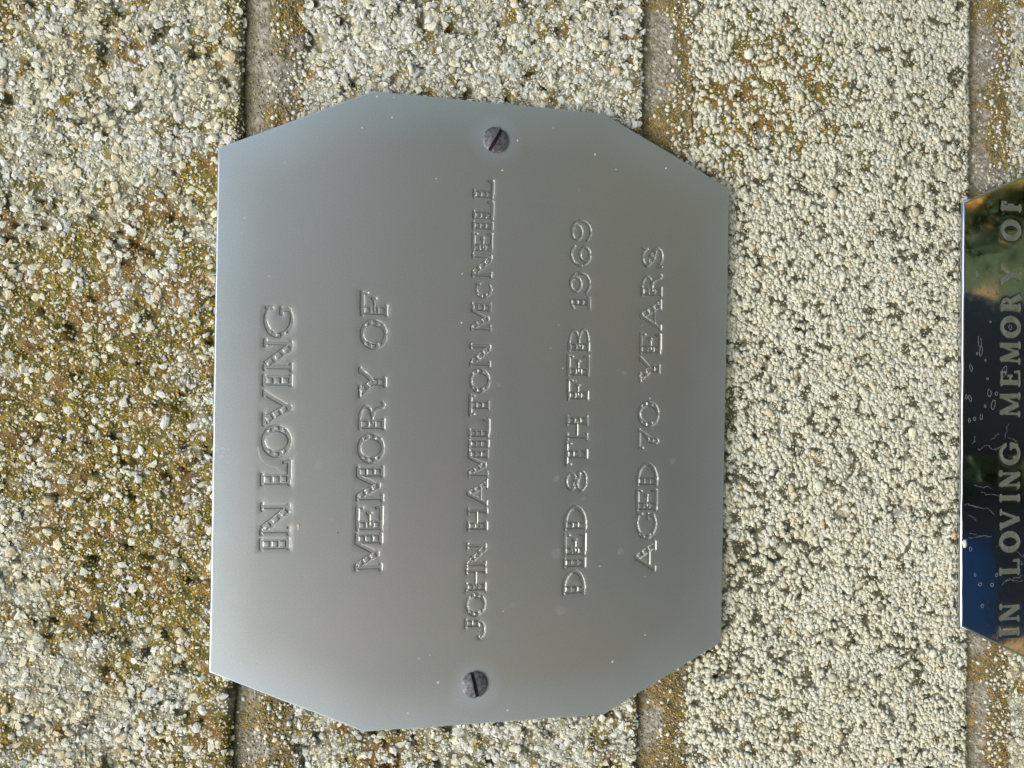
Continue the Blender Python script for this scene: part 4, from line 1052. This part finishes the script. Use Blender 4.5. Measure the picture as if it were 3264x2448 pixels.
def flowers(cx, cy, w, hgt, seed, label):
    r = np.random.RandomState(seed); m, nt, b = new_mat('petal_and_leaf')
    at = nt.nodes.new('ShaderNodeAttribute'); at.attribute_name = 'Col'; nt.links.new(at.outputs['Color'], b.inputs['Base Color']); b.inputs['Roughness'].default_value = .6
    g = empty('flowering_plant', (cx, cy, 0), label=label, category='plant')
    n = 700; a = r.rand(n) * 6.28; rr = w * np.sqrt(r.rand(n)); C = np.stack([rr * np.cos(a), rr * np.sin(a), r.rand(n) * hgt * (1 - .5 * rr / w)], 1)
    A = r.randn(n, 3) + np.array([0, 0, .8]); A /= np.linalg.norm(A, axis=1)[:, None]; B = np.cross(A, r.randn(n, 3)); B /= np.linalg.norm(B, axis=1)[:, None]
    s_ = (18 + 30 * r.rand(n))[:, None]
    V = np.stack([C - A * s_, C + B * s_ * .35, C + A * s_, C - B * s_ * .35], 1).reshape(-1, 3)
    col = np.repeat(pick([(.06, .10, .025), (.10, .15, .045), (.14, .19, .06), (.04, .07, .02)], n, r, .25), 4, 0)
    link('foliage', fast_mesh('foliage', V, np.arange(4 * n).reshape(n, 4), False, col), m, g, kind='stuff')
    for k in range(11):
        a, q = r.rand() * 6.28, w * .9 * math.sqrt(r.rand()); x, y, z = q * math.cos(a), q * math.sin(a), hgt * (.7 + .5 * r.rand())
        V, F = [(x, y, z + 6)], []
        for i in range(12):
            t = 2 * math.pi * i / 12; R_ = 34 if i % 2 == 0 else 20
            V.append((x + R_ * math.cos(t), y + R_ * math.sin(t), z + 14 * (i % 2 == 0)))
        for i in range(12): F.append((0, 1 + i, 1 + (i + 1) % 12))
        link('flower', poly_mesh('flower', V, F), [FL1, FL2][k % 3 == 0], g)
FL1, FL2 = flat_mat('orange_petal', (.85, .42, .07)), flat_mat('yellow_petal', (.85, .68, .12))
flowers(.42, -1.05, 190, 260, 3, 'orange flowered garden plant in the lawn beside the photographer')
flowers(.72, -1.45, 220, 320, 4, 'taller yellow and orange flowered plant behind the other on the lawn')
flowers(-.17, -1.30, 110, 160, 5, 'small flowering plant seen between the photographer\'s legs')

def skin_body(name, joints, bones, mat, parent, sub=2, root=0):
    me = bpy.data.meshes.new(name); me.from_pydata([j[:3] for j in joints], bones, [])
    o = link(name, me, mat, parent)
    md = o.modifiers.new('skin', 'SKIN'); md.use_smooth_shade = True
    for i, j in enumerate(joints):
        sv = me.skin_vertices[0].data[i]; sv.radius = (j[3], j[4] if len(j) > 4 else j[3]); sv.use_root = (i == root)
    s = o.modifiers.new('subdivision', 'SUBSURF'); s.levels = s.render_levels = sub
    return o
def cloth_mat(name, a, b_, sc=400):
    m, nt, b = new_mat(name); oc = obj_coord(nt); n = noise(nt, oc, sc, 3, .6)
    nt.links.new(mix_col(nt, n, a, b_), b.inputs['Base Color']); b.inputs['Roughness'].default_value = .85; return m
def person():
    p = empty('person', (-.045, 0, 0), label='photographer in a navy jacket and dark trousers holding up a phone', category='person')
    skinm = cloth_mat('skin', (.42, .25, .18), (.52, .33, .25), 60)
    # figure faces the wall (+Y)
    J = [(0, -.66, .97, .16, .12), (0, -.66, 1.12, .15, .11), (0, -.64, 1.32, .17, .12), (0, -.62, 1.45, .13, .09), (0, -.60, 1.53, .06), (0, -.57, 1.60, .068), (0, -.55, 1.68, .086, .095), (0, -.55, 1.76, .07),
         (-.17, -.62, 1.43, .065), (-.27, -.56, 1.22, .05), (-.13, -.30, 1.13, .038), (-.055, -.235, 1.175, .03),
         (.17, -.62, 1.43, .065), (.28, -.56, 1.22, .05), (.15, -.30, 1.13, .038), (.05, -.235, 1.175, .03),
         (-.12, -.66, .86, .105), (-.13, -.64, .52, .09), (-.14, -.67, .12, .065), (-.17, -.58, .04, .04), (-.175, -.50, .03, .032),
         (.085, -.66, .86, .11), (.075, -.64, .52, .10), (.08, -.67, .12, .065), (.17, -.58, .04, .04), (.175, -.50, .03, .032)]
    B = [(0, 1), (1, 2), (2, 3), (3, 4), (4, 5), (5, 6), (6, 7), (3, 8), (8, 9), (9, 10), (10, 11), (3, 12), (12, 13), (13, 14), (14, 15), (0, 16), (16, 17), (17, 18), (18, 19), (19, 20), (0, 21), (21, 22), (22, 23), (23, 24), (24, 25)]
    m, nt, b = new_mat('dressed_body'); oc = obj_coord(nt)
    sep = nt.nodes.new('ShaderNodeSeparateXYZ'); nt.links.new(oc, sep.inputs[0])
    tr = rng_map(nt, sep.outputs[2], .955, .96, 0, 1); hd = rng_map(nt, sep.outputs[2], 1.50, 1.505, 0, 1)
    c = mix_col(nt, tr, (.058, .070, .098), (.06, .07, .09)); c = mix_col(nt, hd, c, (.46, .29, .22))
    hands = rng_map(nt, sep.outputs[1], -.275, -.27, 0, 1); c = mix_col(nt, hands, c, (.46, .29, .22))
    nt.links.new(c, b.inputs['Base Color']); b.inputs['Roughness'].default_value = .85
    skin_body('body', J, B, m, p)
    for s in (-1, 1):      # fingers and thumb folded round the phone
        hx, hy, hz = s * .05, -.232, 1.18
        for k in range(4):
            z = hz + .030 - k * .019; ln = (.9, 1.0, .95, .75)[k]
            skin_body('finger', [(hx, hy, z - .004, .0095), (hx + s * .012, hy + .030 * ln, z, .009), (hx - s * .008, hy + .046 * ln, z + .001, .008), (hx - s * .026, hy + .046, z + .002, .007)], [(0, 1), (1, 2), (2, 3)], skinm, p, 1)
        skin_body('thumb', [(hx, hy, hz + .01, .011), (hx - s * .012, hy + .012, hz + .045, .010), (hx - s * .026, hy + .030, hz + .062, .009)], [(0, 1), (1, 2)], skinm, p, 1)
    hairm = cloth_mat('hair', (.03, .02, .012), (.06, .04, .025), 300)
    hV, hF = ICO2_V * np.array([86, 100, 92]) + np.array([0, -572, 1722]), ICO2_F
    keep = ~((hV[hF].mean(1)[:, 1] > -560) & (hV[hF].mean(1)[:, 2] < 1740))
    link('hair', fast_mesh('hair', hV, hF[keep], True), hairm, p)
    eye = cloth_mat('eye', (.5, .5, .5), (.04, .03, .02), 30)
    for s in (-1, 1):
        v_, f_ = ICO2_V * 11 + np.array([s * 30, -466, 1685]), ICO2_F
        link('eye', fast_mesh('eye', v_, f_, True), eye, p)
    v_, f_ = ICO_V * np.array([13, 20, 24]) + np.array([0, -452, 1660]), ICO_F
    link('nose', fast_mesh('nose', v_, f_, True), skinm, p)
    v_, f_ = ICO_V * np.array([26, 8, 6]) + np.array([0, -464, 1626]), ICO_F
    link('mouth', fast_mesh('mouth', v_, f_, True), flat_mat('lips', (.35, .15, .13)), p)
    for s in (-1, 1):
        v_, f_ = ICO_V * np.array([8, 18, 30]) + np.array([s * 86, -550, 1680]), ICO_F
        link('ear', fast_mesh('ear', v_, f_, True), skinm, p)
person()
def bag():
    m = cloth_mat('blue_canvas', (.03, .11, .40), (.05, .16, .50), 120)
    x0, x1, z0, z1, y0, y1 = -300, -110, 668, 900, -560, -500
    me = bpy.data.meshes.new('pouch'); n = 12; V = []; F = []
    for j in range(n):
        t = j / (n - 1); z = z0 + (z1 - z0) * t; e = 26 * (1 - min(1, t * 3)) ** 2 + 8 * math.sin(t * 9); q = 6 * math.sin(t * 5)
        for (x, y) in ((x0 + e, y0), (x0 + e * .5, y1 - 14), (x0 + e + 20, y1 + q), (x1 - e - 20, y1 + q), (x1 - e * .5, y1 - 14), (x1 - e, y0)): V.append((x, y, z))
    for j in range(n - 1):
        for i in range(6): F.append((j * 6 + (i + 1) % 6, j * 6 + i, j * 6 + 6 + i, j * 6 + 6 + (i + 1) % 6))
    F += [(0, 1, 2, 3, 4, 5), tuple(range(6 * n - 1, 6 * n - 7, -1))]
    g = empty('shoulder_bag', (0, 0, 0), label='blue canvas bag hanging at the photographer\'s hip', category='bag')
    link('pouch', poly_mesh('pouch', V, F, True), m, g)
    P = [(-200, -530, 900), (-160, -525, 1150), (-100, -530, 1380), (0, -560, 1500)]
    V = []; F = []
    for k, p_ in enumerate(P):
        for a, b_ in ((-18, -2), (18, -2), (18, 2), (-18, 2)): V.append((p_[0] + a, p_[1] + b_, p_[2]))
        if k:
            o = 4 * (k - 1)
            for i in range(4): F.append((o + i, o + (i + 1) % 4, o + 4 + (i + 1) % 4, o + 4 + i))
    link('strap', poly_mesh('strap', V, F), m, g)
bag()
def phone():
    # lens sits in the upper corner of the back; the camera looks out of it
    cxm, cym, czm = CAM.x * 1000, CAM.y * 1000, CAM.z * 1000
    x1, x0, z1, z0 = cxm + 12, cxm - 46, czm + 12, czm - 110; y1, y0 = cym - 7, cym - 15
    m, nt, b = new_mat('phone_case'); b.inputs['Base Color'].default_value = (.10, .085, .07, 1); b.inputs['Roughness'].default_value = .4
    V = []; rad = 8
    for y, e in ((y1, 1.2), (y1 - 1.5, 0), (y0 + 1.5, 0), (y0, 1.2)):
        for (cx, cz, a0) in ((x1 - rad, z1 - rad, 0), (x0 + rad, z1 - rad, 90), (x0 + rad, z0 + rad, 180), (x1 - rad, z0 + rad, 270)):
            for k in range(5):
                t = math.radians(a0 + 22.5 * k); V.append((cx + (rad - e) * math.cos(t), y, cz + (rad - e) * math.sin(t)))
    F = [list(range(20))[::-1], list(range(60, 80))] + [[20 * l + i, 20 * l + (i + 1) % 20, 20 * l + 20 + (i + 1) % 20, 20 * l + 20 + i] for l in range(3) for i in range(20)]
    ph = empty('phone', (0, 0, 0), label='dark smartphone held upright in front of the wall', category='phone')
    link('case', poly_mesh('case', V, F), m, ph)
    lm, nt, lb = new_mat('lens_glass'); lb.inputs['Base Color'].default_value = (.01, .01, .015, 1); lb.inputs['Roughness'].default_value = .05
    n = 24; V = [(cxm + 4 * math.cos(2 * math.pi * i / n), y1 + yy, czm + 4 * math.sin(2 * math.pi * i / n)) for yy in (0, 1.0) for i in range(n)]
    link('lens', poly_mesh('lens', V, [list(range(n, 2 * n))] + [[i, (i + 1) % n, n + (i + 1) % n, n + i] for i in range(n)]), lm, ph)
    sm, nt, sb = new_mat('screen_glass'); sb.inputs['Base Color'].default_value = (.02, .02, .025, 1); sb.inputs['Roughness'].default_value = .08
    link('screen', poly_mesh('screen', [(x0 + 3, y0 - .3, z0 + 8), (x1 - 3, y0 - .3, z0 + 8), (x1 - 3, y0 - .3, z1 - 8), (x0 + 3, y0 - .3, z1 - 8)], [(0, 3, 2, 1)]), sm, ph)
phone()
print('TRIANGLES about', TRI[0])
